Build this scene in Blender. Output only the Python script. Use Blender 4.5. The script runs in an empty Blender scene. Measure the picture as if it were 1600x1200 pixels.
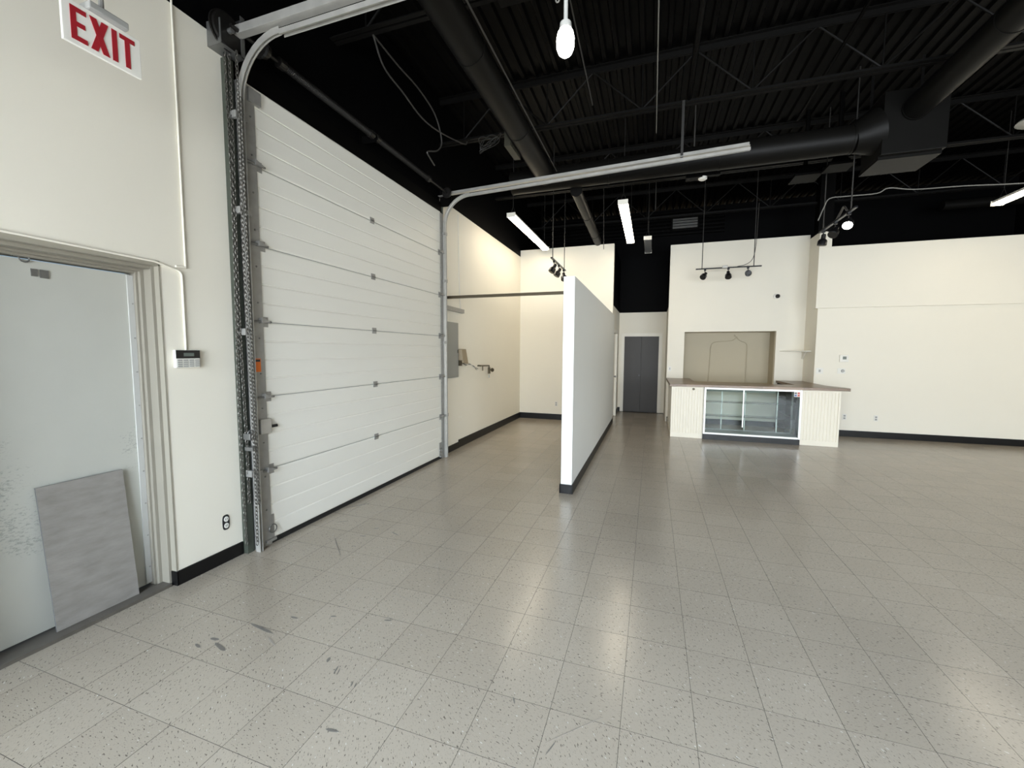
import bpy, bmesh, math, random
from mathutils import Vector, Matrix

random.seed(7)
S = bpy.context.scene
C = S.collection
PI = math.pi
H = 1.604                                   # eye height

# ------------------------------------------------------------------ camera
cam_d = bpy.data.cameras.new('camera')
cam = bpy.data.objects.new('camera', cam_d)
C.objects.link(cam)
S.camera = cam
cam_d.sensor_fit = 'HORIZONTAL'
cam_d.sensor_width = 36.0
cam_d.lens = 648.12 / 1600 * 36.0
cam_d.clip_start = 0.05
YAW, PITCH, ROLL = -0.32462, 0.077574, 0.004927
f_ = Vector((math.sin(YAW) * math.cos(PITCH), math.cos(YAW) * math.cos(PITCH), -math.sin(PITCH)))
r_ = Vector((math.cos(YAW), -math.sin(YAW), 0))
u_ = r_.cross(f_)
r2 = r_ * math.cos(ROLL) + u_ * math.sin(ROLL)
u2 = -r_ * math.sin(ROLL) + u_ * math.cos(ROLL)
M = Matrix(((r2.x, u2.x, -f_.x, 0), (r2.y, u2.y, -f_.y, 0), (r2.z, u2.z, -f_.z, H), (0, 0, 0, 1)))
cam.matrix_world = M

# ------------------------------------------------------------------ light
S.view_settings.view_transform = 'Standard'
S.view_settings.look = 'None'
S.view_settings.gamma = 1.0
S.view_settings.exposure = 0.0
S.view_settings.use_curve_mapping = False
S.cycles.use_denoising = True
S.cycles.max_bounces = 10
S.cycles.diffuse_bounces = 5
S.cycles.sample_clamp_indirect = 6.0

W = bpy.data.worlds.new('world')
S.world = W
W.use_nodes = True
wn = W.node_tree
for n in list(wn.nodes):
    wn.nodes.remove(n)
wo = wn.nodes.new('ShaderNodeOutputWorld')
wb = wn.nodes.new('ShaderNodeBackground')
ws = wn.nodes.new('ShaderNodeTexSky')
ws.sky_type = 'NISHITA'
ws.sun_disc = False
ws.sun_elevation = math.radians(40)
ws.sun_rotation = math.radians(20)
wb.inputs['Strength'].default_value = 0.12
wn.links.new(ws.outputs[0], wb.inputs[0])
wn.links.new(wb.outputs[0], wo.inputs[0])


def area(name, loc, rot, sx, sy, power, col):
    d = bpy.data.lights.new(name, 'AREA')
    d.shape = 'RECTANGLE'
    d.size, d.size_y, d.energy, d.color = sx, sy, power, col
    o = bpy.data.objects.new(name, d)
    o.location, o.rotation_euler = loc, rot
    C.objects.link(o)
    return o


# bluish light of the high sky, falling in through the shop front behind the camera onto floor and near walls
SKY_W, BOUNCE_W = 3900, 430
area('sky_light', (1.5, -6.2, 5.6), (math.radians(90 - 36), 0, 0), 13.0, 4.2, SKY_W, (0.58, 0.77, 1.0))
# paler light of the horizon and the sunlit pavement outside the three shop-front windows
for x0, x1 in ((-2.7, 0.2), (0.5, 3.4), (3.7, 6.7)):
    area('street_light', ((x0 + x1) / 2, -2.42, 1.6), (math.radians(90), 0, 0), x1 - x0, 2.7, BOUNCE_W, (0.93, 0.95, 1.0))
LAMP = (1.0, 0.87, 0.67)
LENS_E = 22.5

# ------------------------------------------------------------------ helpers
LOC = {}


def wloc(o):
    v = Vector((0, 0, 0))
    while o is not None:
        v += Vector(o.location)
        o = o.parent
    return v


class MB:
    def __init__(self):
        self.v, self.f, self.m = [], [], []

    def _add(self, vs, fs, mi=0):
        b = len(self.v)
        self.v += [tuple(p) for p in vs]
        self.f += [tuple(b + i for i in f) for f in fs]
        self.m += [mi] * len(fs)
        return self

    def box(self, x0, x1, y0, y1, z0, z1, mi=0):
        vs = [(x, y, z) for z in (z0, z1) for y in (y0, y1) for x in (x0, x1)]
        return self._add(vs, [(0, 2, 3, 1), (4, 5, 7, 6), (0, 1, 5, 4), (2, 6, 7, 3), (0, 4, 6, 2), (1, 3, 7, 5)], mi)

    def obox(self, p0, p1, w, h, up=(0, 0, 1), mi=0):
        """bar from p0 to p1, w across and h along `up`"""
        return self.sweep([p0, p1], w, h, up, mi)

    def sweep(self, pts, w, h, up=(0, 0, 1), mi=0):
        pts = [Vector(p) for p in pts]
        up = Vector(up)
        rings = []
        for i, p in enumerate(pts):
            t = (pts[min(i + 1, len(pts) - 1)] - pts[max(i - 1, 0)]).normalized()
            s = t.cross(up)
            if s.length < 1e-4:
                s = t.cross(Vector((1, 0, 0)))
            s.normalize()
            n = s.cross(t).normalized()
            rings.append([p + s * (a * w / 2) + n * (b * h / 2) for a, b in ((-1, -1), (1, -1), (1, 1), (-1, 1))])
        vs = [q for r in rings for q in r]
        fs = [(3, 2, 1, 0), tuple(4 * (len(pts) - 1) + k for k in (0, 1, 2, 3))]
        for i in range(len(pts) - 1):
            for k in range(4):
                a, b = 4 * i + k, 4 * i + (k + 1) % 4
                fs.append((a, b, b + 4, a + 4))
        return self._add(vs, fs, mi)

    def tube(self, pts, r, n=8, mi=0, caps=True):
        pts = [Vector(p) for p in pts]
        rs = r if isinstance(r, (list, tuple)) else [r] * len(pts)
        vs, ref = [], None
        for i, p in enumerate(pts):
            t = (pts[min(i + 1, len(pts) - 1)] - pts[max(i - 1, 0)]).normalized()
            if ref is None:
                ref = t.orthogonal().normalized()
            s = (ref - t * ref.dot(t)).normalized()
            ref = s
            q = t.cross(s)
            for k in range(n):
                a = 2 * PI * k / n
                vs.append(p + (s * math.cos(a) + q * math.sin(a)) * rs[i])
        fs = []
        for i in range(len(pts) - 1):
            for k in range(n):
                a, b = n * i + k, n * i + (k + 1) % n
                fs.append((a, b, b + n, a + n))
        if caps:
            fs.append(tuple(reversed(range(n))))
            fs.append(tuple(n * (len(pts) - 1) + k for k in range(n)))
        return self._add(vs, fs, mi)

    def prism(self, poly, axis, a0, a1, mi=0):
        """poly: 2-D outline in the two other axes, extruded along axis"""
        def P(u, v, a):
            return {'x': (a, u, v), 'y': (u, a, v), 'z': (u, v, a)}[axis]
        n = len(poly)
        vs = [P(u, v, a0) for u, v in poly] + [P(u, v, a1) for u, v in poly]
        fs = [tuple(reversed(range(n))), tuple(range(n, 2 * n))]
        for k in range(n):
            fs.append((k, (k + 1) % n, n + (k + 1) % n, n + k))
        return self._add(vs, fs, mi)

    def disc_stack(self, base, d, prof, n=20, mi=0):
        """lathe: prof = [(along, radius)...] about direction d from base"""
        d = Vector(d).normalized()
        b = Vector(base)
        return self.tube_prof(b, d, prof, n, mi)

    def tube_prof(self, b, d, prof, n, mi):
        s = d.orthogonal().normalized()
        q = d.cross(s)
        vs = []
        for (t, r) in prof:
            for k in range(n):
                a = 2 * PI * k / n
                vs.append(b + d * t + (s * math.cos(a) + q * math.sin(a)) * max(r, 1e-4))
        fs = []
        m = len(prof)
        for i in range(m - 1):
            for k in range(n):
                a, c = n * i + k, n * i + (k + 1) % n
                fs.append((a, c, c + n, a + n))
        fs.append(tuple(reversed(range(n))))
        fs.append(tuple(n * (m - 1) + k for k in range(n)))
        return self._add(vs, fs, mi)

    def build(self, name, mats, parent=None, smooth=False, bevel=0, origin=None):
        if not isinstance(mats, (list, tuple)):
            mats = [mats]
        if parent is not None:
            off = wloc(parent)
        elif origin is not None:
            off = Vector(origin)
        else:
            xs = [p[0] for p in self.v]; ys = [p[1] for p in self.v]; zs = [p[2] for p in self.v]
            off = Vector(((min(xs) + max(xs)) / 2, (min(ys) + max(ys)) / 2, min(zs)))
        me = bpy.data.meshes.new(name)
        me.from_pydata([(p[0] - off.x, p[1] - off.y, p[2] - off.z) for p in self.v], [], self.f)
        for m in mats:
            me.materials.append(m)
        me.polygons.foreach_set('material_index', self.m)
        bm = bmesh.new()
        bm.from_mesh(me)
        bmesh.ops.recalc_face_normals(bm, faces=bm.faces)
        bm.to_mesh(me)
        bm.free()
        if smooth:
            me.polygons.foreach_set('use_smooth', [True] * len(me.polygons))
            me.set_sharp_from_angle(angle=math.radians(40))
        me.update()
        o = bpy.data.objects.new(name, me)
        C.objects.link(o)
        if parent is not None:
            o.parent = parent
        else:
            o.location = off
        if bevel:
            b = o.modifiers.new('bevel', 'BEVEL')
            b.width = bevel
            b.segments = 2
            b.limit_method = 'ANGLE'
        return o


def tag(o, label=None, cat=None, group=None, kind=None):
    if label:
        o['label'] = label
    if cat:
        o['category'] = cat
    if group:
        o['group'] = group
    if kind:
        o['kind'] = kind
    return o


def thing(name, loc, label, cat, group=None, kind=None):
    o = bpy.data.objects.new(name, None)
    o.empty_display_size = 0.05
    o.location = loc
    C.objects.link(o)
    return tag(o, label, cat, group, kind)


def struct(o, label=None, cat=None):
    return tag(o, label, cat, None, 'structure')


def arc(c, r, a0, a1, n, plane):
    out = []
    for i in range(n + 1):
        a = math.radians(a0 + (a1 - a0) * i / n)
        u, v = r * math.cos(a), r * math.sin(a)
        out.append({'xz': (c[0] + u, c[1], c[2] + v), 'yz': (c[0], c[1] + u, c[2] + v), 'xy': (c[0] + u, c[1] + v, c[2])}[plane])
    return out


def smooth_path(pts, n=6):
    """Catmull-Rom"""
    P = [Vector(p) for p in pts]
    P = [P[0] * 2 - P[1]] + P + [P[-1] * 2 - P[-2]]
    out = []
    for i in range(1, len(P) - 2):
        for k in range(n):
            t = k / n
            a, b, c, d = P[i - 1], P[i], P[i + 1], P[i + 2]
            out.append(0.5 * ((2 * b) + (c - a) * t + (2 * a - 5 * b + 4 * c - d) * t * t + (3 * b - a - 3 * c + d) * t ** 3))
    out.append(P[-2])
    return out


# ------------------------------------------------------------------ materials
def srgb(r, g, b):
    def l(c):
        c /= 255
        return c / 12.92 if c < 0.04045 else ((c + 0.055) / 1.055) ** 2.4
    return (l(r), l(g), l(b), 1)


def newmat(name):
    m = bpy.data.materials.new(name)
    m.use_nodes = True
    nt = m.node_tree
    return m, nt, nt.nodes['Principled BSDF']


def mat(name, col, rough=0.5, metal=0.0, var=0.0, vscale=3.0, bump=0.0, bscale=80.0, spec=0.5, stretch=(1, 1, 1), rvar=0.0):
    m, nt, p = newmat(name)
    N, L = nt.nodes.new, nt.links.new
    p.inputs['Base Color'].default_value = col
    p.inputs['Roughness'].default_value = rough
    p.inputs['Metallic'].default_value = metal
    p.inputs['Specular IOR Level'].default_value = spec
    geo = N('ShaderNodeNewGeometry')
    mp = N('ShaderNodeMapping')
    mp.inputs['Scale'].default_value = stretch
    L(geo.outputs['Position'], mp.inputs[0])
    if var or rvar:
        t = N('ShaderNodeTexNoise')
        t.inputs['Scale'].default_value = vscale
        t.inputs['Detail'].default_value = 5
        L(mp.outputs[0], t.inputs['Vector'])
        if var:
            mx = N('ShaderNodeMix')
            mx.data_type = 'RGBA'
            mx.inputs[6].default_value = tuple(c * (1 - var) for c in col[:3]) + (1,)
            mx.inputs[7].default_value = tuple(min(1, c * (1 + var)) for c in col[:3]) + (1,)
            L(t.outputs[0], mx.inputs[0])
            L(mx.outputs[2], p.inputs['Base Color'])
        if rvar:
            r = N('ShaderNodeMapRange')
            r.inputs[3].default_value = max(0, rough - rvar)
            r.inputs[4].default_value = rough + rvar
            L(t.outputs[0], r.inputs[0])
            L(r.outputs[0], p.inputs['Roughness'])
    if bump:
        t2 = N('ShaderNodeTexNoise')
        t2.inputs['Scale'].default_value = bscale
        t2.inputs['Detail'].default_value = 3
        L(mp.outputs[0], t2.inputs['Vector'])
        b = N('ShaderNodeBump')
        b.inputs['Strength'].default_value = bump
        b.inputs['Distance'].default_value = 0.002
        L(t2.outputs[0], b.inputs['Height'])
        L(b.outputs[0], p.inputs['Normal'])
    return m


def emit(name, col, strength):
    m, nt, p = newmat(name)
    p.inputs['Base Color'].default_value = (0.8, 0.8, 0.78, 1)
    p.inputs['Emission Color'].default_value = tuple(col[:3]) + (1,)
    p.inputs['Emission Strength'].default_value = strength
    return m


def glass(name, tint, refl=0.08):
    m, nt, p = newmat(name)
    nt.nodes.remove(p)
    N, L = nt.nodes.new, nt.links.new
    out = [n for n in nt.nodes if n.type == 'OUTPUT_MATERIAL'][0]
    t = N('ShaderNodeBsdfTransparent')
    t.inputs[0].default_value = tint
    g = N('ShaderNodeBsdfGlossy')
    g.inputs['Roughness'].default_value = 0.02
    fr = N('ShaderNodeFresnel')
    fr.inputs[0].default_value = 1.45
    mx = N('ShaderNodeMixShader')
    L(fr.outputs[0], mx.inputs[0])
    L(t.outputs[0], mx.inputs[1])
    L(g.outputs[0], mx.inputs[2])
    L(mx.outputs[0], out.inputs[0])
    return m


def floor_mat():
    m, nt, p = newmat('vinyl_tile')
    N, L = nt.nodes.new, nt.links.new
    geo = N('ShaderNodeNewGeometry')
    # tile cell id from the position
    sub = N('ShaderNodeVectorMath'); sub.operation = 'SUBTRACT'
    sub.inputs[1].default_value = (0.2214, 1.7177, 0.1)
    L(geo.outputs['Position'], sub.inputs[0])
    div = N('ShaderNodeVectorMath'); div.operation = 'DIVIDE'
    div.inputs[1].default_value = (0.3048, 0.3048, 10)
    L(sub.outputs[0], div.inputs[0])
    flo = N('ShaderNodeVectorMath'); flo.operation = 'FLOOR'
    L(div.outputs[0], flo.inputs[0])
    wn_ = N('ShaderNodeTexWhiteNoise'); wn_.noise_dimensions = '3D'
    L(flo.outputs[0], wn_.inputs['Vector'])
    # flecks: long chips lying one way in a tile, the other way in the next
    off = N('ShaderNodeVectorMath'); off.operation = 'MULTIPLY_ADD'
    off.inputs[1].default_value = (7.3, 3.1, 0)
    L(wn_.outputs['Color'], off.inputs[0])
    L(geo.outputs['Position'], off.inputs[2])

    def fleck(scale, ang, lo, hi, seed):
        mp = N('ShaderNodeMapping')
        ro = N('ShaderNodeVectorRotate'); ro.rotation_type = 'Z_AXIS'
        am = N('ShaderNodeMath'); am.operation = 'MULTIPLY_ADD'
        am.inputs[1].default_value = 1.2; am.inputs[2].default_value = math.radians(ang - 34)
        L(wn_.outputs['Value'], am.inputs[0]); L(am.outputs[0], ro.inputs['Angle'])
        L(off.outputs[0], ro.inputs[0])
        mp.inputs['Scale'].default_value = (scale * 0.30, scale, 1)
        mp.inputs['Location'].default_value = (seed, seed * 2, 0)
        L(ro.outputs[0], mp.inputs[0])
        t = N('ShaderNodeTexNoise'); t.noise_dimensions = '2D'
        t.inputs['Scale'].default_value = 1.0
        t.inputs['Detail'].default_value = 1.5
        L(mp.outputs[0], t.inputs['Vector'])
        r = N('ShaderNodeMapRange')
        r.inputs[1].default_value = lo
        r.inputs[2].default_value = hi
        L(t.outputs[0], r.inputs[0])
        return r.outputs[0]
    dark = fleck(150, 35, 0.690, 0.73, 0)
    dark2 = fleck(260, 35, 0.66, 0.70, 9)
    white = fleck(110, 30, 0.765, 0.80, 21)
    cloud = N('ShaderNodeTexNoise'); cloud.inputs['Scale'].default_value = 1.1
    cloud.inputs['Detail'].default_value = 4
    L(geo.outputs['Position'], cloud.inputs['Vector'])
    fine = N('ShaderNodeTexNoise'); fine.inputs['Scale'].default_value = 60
    fine.inputs['Detail'].default_value = 3
    L(geo.outputs['Position'], fine.inputs['Vector'])

    def mix(fac, a, b):
        x = N('ShaderNodeMix'); x.data_type = 'RGBA'
        for i, v in ((6, a), (7, b)):
            if isinstance(v, tuple):
                x.inputs[i].default_value = v
            else:
                L(v, x.inputs[i])
        if isinstance(fac, float):
            x.inputs[0].default_value = fac
        else:
            L(fac, x.inputs[0])
        return x.outputs[2]
    base = mix(wn_.outputs['Value'], srgb(156, 146, 131), srgb(166, 156, 141))
    base = mix(fine.outputs[0], base, srgb(159, 149, 135))
    dirt = N('ShaderNodeMapRange'); dirt.inputs[1].default_value = 0.42; dirt.inputs[2].default_value = 0.75
    dirt.inputs[4].default_value = 0.30
    L(cloud.outputs[0], dirt.inputs[0])
    base = mix(dirt.outputs[0], base, srgb(140, 130, 116))
    half = N('ShaderNodeMath'); half.operation = 'MULTIPLY'; half.inputs[1].default_value = 0.45
    L(dark2, half.inputs[0])
    base = mix(half.outputs[0], base, srgb(120, 112, 102))
    dk = N('ShaderNodeMath'); dk.operation = 'MULTIPLY'; dk.inputs[1].default_value = 0.8
    L(dark, dk.inputs[0])
    base = mix(dk.outputs[0], base, srgb(70, 63, 56))
    base = mix(white, base, srgb(194, 188, 178))
    L(base, p.inputs['Base Color'])
    rr = N('ShaderNodeMapRange')
    rr.inputs[3].default_value = 0.20
    rr.inputs[4].default_value = 0.25
    L(wn_.outputs['Value'], rr.inputs[0])
    L(rr.outputs[0], p.inputs['Roughness'])
    b = N('ShaderNodeBump'); b.inputs['Strength'].default_value = 0.04; b.inputs['Distance'].default_value = 0.002
    wv = N('ShaderNodeTexNoise'); wv.inputs['Scale'].default_value = 22; wv.inputs['Detail'].default_value = 2
    L(geo.outputs['Position'], wv.inputs['Vector'])
    L(wv.outputs[0], b.inputs['Height'])
    L(b.outputs[0], p.inputs['Normal'])
    p.inputs['Specular IOR Level'].default_value = 0.5
    return m


def worn_door():
    m, nt, p = newmat('worn_steel_door_paint')
    N, L = nt.nodes.new, nt.links.new
    geo = N('ShaderNodeNewGeometry')
    n1 = N('ShaderNodeTexNoise'); n1.inputs['Scale'].default_value = 2.2; n1.inputs['Detail'].default_value = 6
    L(geo.outputs['Position'], n1.inputs[0])
    mp = N('ShaderNodeMapping'); mp.inputs['Scale'].default_value = (1, 26, 52)
    L(geo.outputs['Position'], mp.inputs[0])
    n2 = N('ShaderNodeTexNoise'); n2.inputs['Scale'].default_value = 2.0; n2.inputs['Detail'].default_value = 8; n2.inputs['Roughness'].default_value = 0.75
    L(mp.outputs[0], n2.inputs[0])
    big = N('ShaderNodeTexNoise'); big.inputs['Scale'].default_value = 3.0
    L(geo.outputs['Position'], big.inputs[0])
    ml = N('ShaderNodeMath'); ml.operation = 'MULTIPLY'
    L(n2.outputs[0], ml.inputs[0])
    sp = N('ShaderNodeSeparateXYZ'); L(geo.outputs['Position'], sp.inputs[0])
    zr = N('ShaderNodeValToRGB')
    zr.color_ramp.elements[0].position = 0.0; zr.color_ramp.elements[0].color = (0.75, 0.75, 0.75, 1)
    zr.color_ramp.elements[1].position = 1.0; zr.color_ramp.elements[1].color = (0.5, 0.5, 0.5, 1)
    for ps, vv in ((0.16, 0.80), (0.33, 1.12), (0.50, 0.92), (0.60, 1.02), (0.70, 0.6)):
        e = zr.color_ramp.elements.new(ps); e.color = (vv, vv, vv, 1)
    zd = N('ShaderNodeMath'); zd.operation = 'MULTIPLY'; zd.inputs[1].default_value = 0.5
    L(sp.outputs[2], zd.inputs[0]); L(zd.outputs[0], zr.inputs[0])
    bm_ = N('ShaderNodeMath'); bm_.operation = 'MULTIPLY'
    L(big.outputs[0], bm_.inputs[0]); L(zr.outputs[0], bm_.inputs[1])
    L(bm_.outputs[0], ml.inputs[1])
    r = N('ShaderNodeMapRange'); r.inputs[1].default_value = 0.33; r.inputs[2].default_value = 0.38; r.inputs[4].default_value = 0.42
    L(ml.outputs[0], r.inputs[0])
    x = N('ShaderNodeMix'); x.data_type = 'RGBA'
    x.inputs[6].default_value = srgb(178, 178, 170); x.inputs[7].default_value = srgb(192, 192, 183)
    L(n1.outputs[0], x.inputs[0])
    y = N('ShaderNodeMix'); y.data_type = 'RGBA'
    y.inputs[7].default_value = srgb(92, 96, 94)
    L(r.outputs[0], y.inputs[0]); L(x.outputs[2], y.inputs[6])
    L(y.outputs[2], p.inputs['Base Color'])
    p.inputs['Roughness'].default_value = 0.45
    return m


def wood_mat(name, c1, c2, c3):
    m, nt, p = newmat(name)
    N, L = nt.nodes.new, nt.links.new
    geo = N('ShaderNodeNewGeometry')
    br = N('ShaderNodeTexBrick')
    br.inputs['Scale'].default_value = 1.0
    br.inputs['Brick Width'].default_value = 0.62
    br.inputs['Row Height'].default_value = 0.085
    br.inputs['Mortar Size'].default_value = 0.0008
    br.inputs['Color1'].default_value = c1
    br.inputs['Color2'].default_value = c2
    br.inputs['Mortar'].default_value = tuple(c * 0.5 for c in c3[:3]) + (1,)
    L(geo.outputs['Position'], br.inputs['Vector'])
    mp = N('ShaderNodeMapping'); mp.inputs['Scale'].default_value = (3, 40, 40)
    L(geo.outputs['Position'], mp.inputs[0])
    n = N('ShaderNodeTexNoise'); n.inputs['Scale'].default_value = 1.5; n.inputs['Detail'].default_value = 6
    L(mp.outputs[0], n.inputs[0])
    x = N('ShaderNodeMix'); x.data_type = 'RGBA'
    x.inputs[7].default_value = c3
    r = N('ShaderNodeMapRange'); r.inputs[1].default_value = 0.4; r.inputs[2].default_value = 0.7; r.inputs[4].default_value = 0.7
    L(n.outputs[0], r.inputs[0])
    L(r.outputs[0], x.inputs[0]); L(br.outputs[0], x.inputs[6])
    L(x.outputs[2], p.inputs['Base Color'])
    p.inputs['Roughness'].default_value = 0.32
    return m


WHITE = mat('cream_wall_paint', srgb(231, 226, 212), 0.6, var=0.02, vscale=2, bump=0.12, bscale=220)
WHITE2 = mat('white_partition_paint', srgb(224, 225, 221), 0.5, var=0.02, vscale=2, bump=0.12, bscale=220)
TAN = mat('tan_wall_paint', srgb(178, 168, 145), 0.6, var=0.02, vscale=2)
BLACK = mat('black_ceiling_paint', (0.0018, 0.0018, 0.0020, 1), 0.6, var=0.25, vscale=4, bump=0.1, spec=0.05)
BLACKMETAL = mat('black_painted_metal', (0.0020, 0.0019, 0.0018, 1), 0.5, var=0.2, vscale=6, spec=0.06)
DUCT = mat('black_painted_duct', (0.0052, 0.0049, 0.0043, 1), 0.45, var=0.15, vscale=5, spec=0.12)
SPRING = mat('dark_oily_steel', (0.010, 0.009, 0.008, 1), 0.4, 0.2, var=0.25, vscale=20)
BASEB = mat('black_vinyl_base', srgb(13, 13, 14), 0.4, spec=0.3)
FLOOR = floor_mat()
GAP = mat('dark_joint_dirt', srgb(62, 55, 47), 0.8)
SCUFF = mat('black_rubber_scuff', srgb(106, 101, 94), 0.6, var=0.3, vscale=60)
SCUFFL = mat('faint_scuff', srgb(138, 130, 120), 0.5, var=0.25, vscale=60)
DOORW = mat('white_door_enamel', srgb(233, 231, 222), 0.4, var=0.03, vscale=1.5, stretch=(1, 1, 4), bump=0.15, bscale=150)
JOINT = mat('grey_door_joint', srgb(150, 152, 150), 0.6)
GALV = mat('galvanised_steel', srgb(182, 180, 174), 0.38, 0.45, var=0.18, vscale=12, rvar=0.1)
GALVD = mat('dull_galvanised_steel', srgb(156, 155, 151), 0.45, 0.4, var=0.25, vscale=14)
ZINC = mat('zinc_hardware', srgb(128, 128, 126), 0.4, 0.7, var=0.2, vscale=30)
THRESH = mat('worn_threshold_metal', srgb(98, 93, 86), 0.5, 0.2, var=0.25, vscale=14)
GREEN = mat('grey_green_jamb_paint', srgb(58, 63, 54), 0.55, var=0.15, vscale=8)
CHAIN = mat('chain_steel', srgb(84, 81, 75), 0.4, 0.5)
RUBBER = mat('black_rubber', srgb(22, 22, 23), 0.6)
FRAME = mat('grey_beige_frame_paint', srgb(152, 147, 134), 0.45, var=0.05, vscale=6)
FRAMED = mat('darker_grey_frame_paint', srgb(142, 137, 125), 0.45, var=0.06, vscale=6)  # stepped frame, a slightly darker grey than the return
STEELDOOR = worn_door()
JOISTM = mat('black_joist_steel', (0.0055, 0.0052, 0.0048, 1), 0.5, var=0.2, vscale=6, spec=0.12)
WIRED = mat('dim_ceiling_wire', (0.022, 0.021, 0.019, 1), 0.5)
SLATE = mat('scratched_grey_sheet', srgb(140, 136, 131), 0.40, var=0.34, vscale=11, stretch=(1, 0.8, 2.6), bump=0.45, bscale=60)
SLATEE = mat('sheet_edge', srgb(96, 96, 97), 0.6)
PLASTICW = mat('white_plastic', srgb(226, 224, 216), 0.35)
PLASTICG = mat('grey_plastic', srgb(160, 160, 156), 0.4)
PLASTICK = mat('black_plastic', srgb(20, 20, 22), 0.3)
LCD = mat('grey_display', srgb(96, 104, 98), 0.25)
RED = mat('red_lettering', srgb(158, 30, 40), 0.4, var=0.12, vscale=40)
SIGNW = mat('white_sign_face', srgb(236, 234, 226), 0.3)
ORANGE = mat('orange_label', srgb(222, 112, 28), 0.5)
PANELG = mat('grey_panel_enamel', srgb(142, 143, 138), 0.45, var=0.03)
WOODBOX = mat('weathered_box', srgb(150, 136, 112), 0.7, var=0.2, vscale=25)
BRASS = mat('dark_brass', srgb(78, 70, 54), 0.4, 0.6)
CHARCOAL = mat('charcoal_door_paint', srgb(52, 49, 46), 0.5)
TRIMW = mat('white_trim_paint', srgb(232, 228, 216), 0.4)
BEAD = mat('cream_beadboard_paint', srgb(230, 223, 206), 0.4, var=0.02)
WORKTOP = wood_mat('brown_plank_laminate', srgb(112, 90, 70), srgb(150, 126, 102), srgb(84, 67, 52))
ALU = mat('polished_white_aluminium', srgb(232, 232, 228), 0.3, 0.25)
GLASS = glass('case_glass', (0.84, 0.89, 0.88, 1))
GLASSW = glass('window_glass', (0.96, 0.98, 0.98, 1))
DECKG = mat('grey_case_deck', srgb(150, 150, 142), 0.4)
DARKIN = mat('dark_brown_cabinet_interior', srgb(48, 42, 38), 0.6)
LENS = emit('lit_diffuser', LAMP, LENS_E)
LENSOFF = mat('unlit_diffuser', srgb(120, 122, 124), 0.3)
LAMPOFF = mat('dark_unlit_lamp', srgb(34, 33, 32), 0.25)
BULB = emit('lit_bulb_glass', (1.0, 0.95, 0.84), 22.0)
SPOTE = emit('lit_spot_face', (1.0, 0.95, 0.86), 18.0)
WIREW = mat('white_cable', srgb(214, 212, 204), 0.5)
WIREG = mat('grey_cable', srgb(120, 118, 112), 0.5)
WIREK = mat('dark_cable', srgb(60, 58, 55), 0.5)
LIGHTG = mat('pale_steel_tube', srgb(188, 188, 184), 0.4)
LOUV = mat('pale_louver_metal', srgb(150, 150, 148), 0.35, 0.6)
HUBLUE = mat('blue_print', srgb(70, 90, 150), 0.5)
REDP = mat('red_print', srgb(190, 70, 60), 0.5)
CLIPY = mat('pale_yellow_register', (0.028, 0.026, 0.016, 1), 0.5)

# ------------------------------------------------------------------ floor
XL, XR = -3.03, 7.0
YB = 9.60
YF = -2.2
YH = 11.62
DECK = 5.24
fl = MB()
fl.box(XL - 0.3, XR + 0.2, YF - 0.2, YH + 0.2, -0.15, -0.003)
floor = struct(fl.build('floor', GAP, origin=(0, 0, 0)), 'beige vinyl tile floor with dark flecks and black scuffs', 'floor')


def inv_proj(x, y, z=0.0):
    v = Vector((x, y, z - H))
    zc = v.dot(f_)
    return (800 + 648.12 * v.dot(r2) / zc, 600 - 648.12 * v.dot(u2) / zc, zc)


T = 0.3048
cells = []
for i in range(-12, 24):
    for j in range(-14, 34):
        cx, cy = 0.2214 + (i + 0.5) * T, 1.7177 + (j + 0.5) * T
        if cx < XL - 0.12 or cx > XR + 0.1 or cy < YF or cy > YH:
            continue
        if cy > YB + 0.1 and not (-1.0 < cx < 3.3):
            continue
        if cy > 10.4 and not (-1.0 < cx < 0.5):
            continue
        cells.append((cx, cy))


def share(c):
    v = Vector((c[0], c[1], -H))
    zc = v.dot(f_)
    if zc < 0.3:
        return 0
    px, py, _ = inv_proj(*c)
    if not (-120 < px < 1720 and 0 < py < 1290):
        return 0
    return 1 / zc ** 2 * (H / v.length)


cells.sort(key=share, reverse=True)
g, ch = T / 2 - 0.0005, 0.0004


def tile_geo(b, cx, cy, dz=0.0):
    vs = []
    for z, e in ((-0.004, g), (-0.0006 + dz, g), (dz, g - ch)):
        vs += [(cx - e, cy - e, z), (cx + e, cy - e, z), (cx + e, cy + e, z), (cx - e, cy + e, z)]
    fs = [(8, 9, 10, 11)]
    for k in range(4):
        fs.append((k, (k + 1) % 4, 4 + (k + 1) % 4, 4 + k))
        fs.append((4 + k, 4 + (k + 1) % 4, 8 + (k + 1) % 4, 8 + k))
    b._add(vs, fs[:1], 0)
    nb = len(b.v) - 12
    for f in fs[1:]:
        b.f.append(tuple(nb + i for i in f))
        b.m.append(1)


tb = MB()
tile_geo(tb, 0, 0)
proto = tb.build('tile', [FLOOR, GAP], parent=floor)
for n, (cx, cy) in enumerate(cells[:300]):
    t = proto if n == 0 else proto.copy()
    if n:
        C.objects.link(t)
    t.parent = floor
    t.location = (cx, cy, random.uniform(-0.0002, 0.0001))
    t.rotation_euler = (random.gauss(0, 0.0006), random.gauss(0, 0.0006), 0)
rest = MB()
for cx, cy in cells[300:]:
    tile_geo(rest, cx, cy)
tag(rest.build('distant_tiles', [FLOOR, GAP], parent=floor), kind='stuff')

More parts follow.
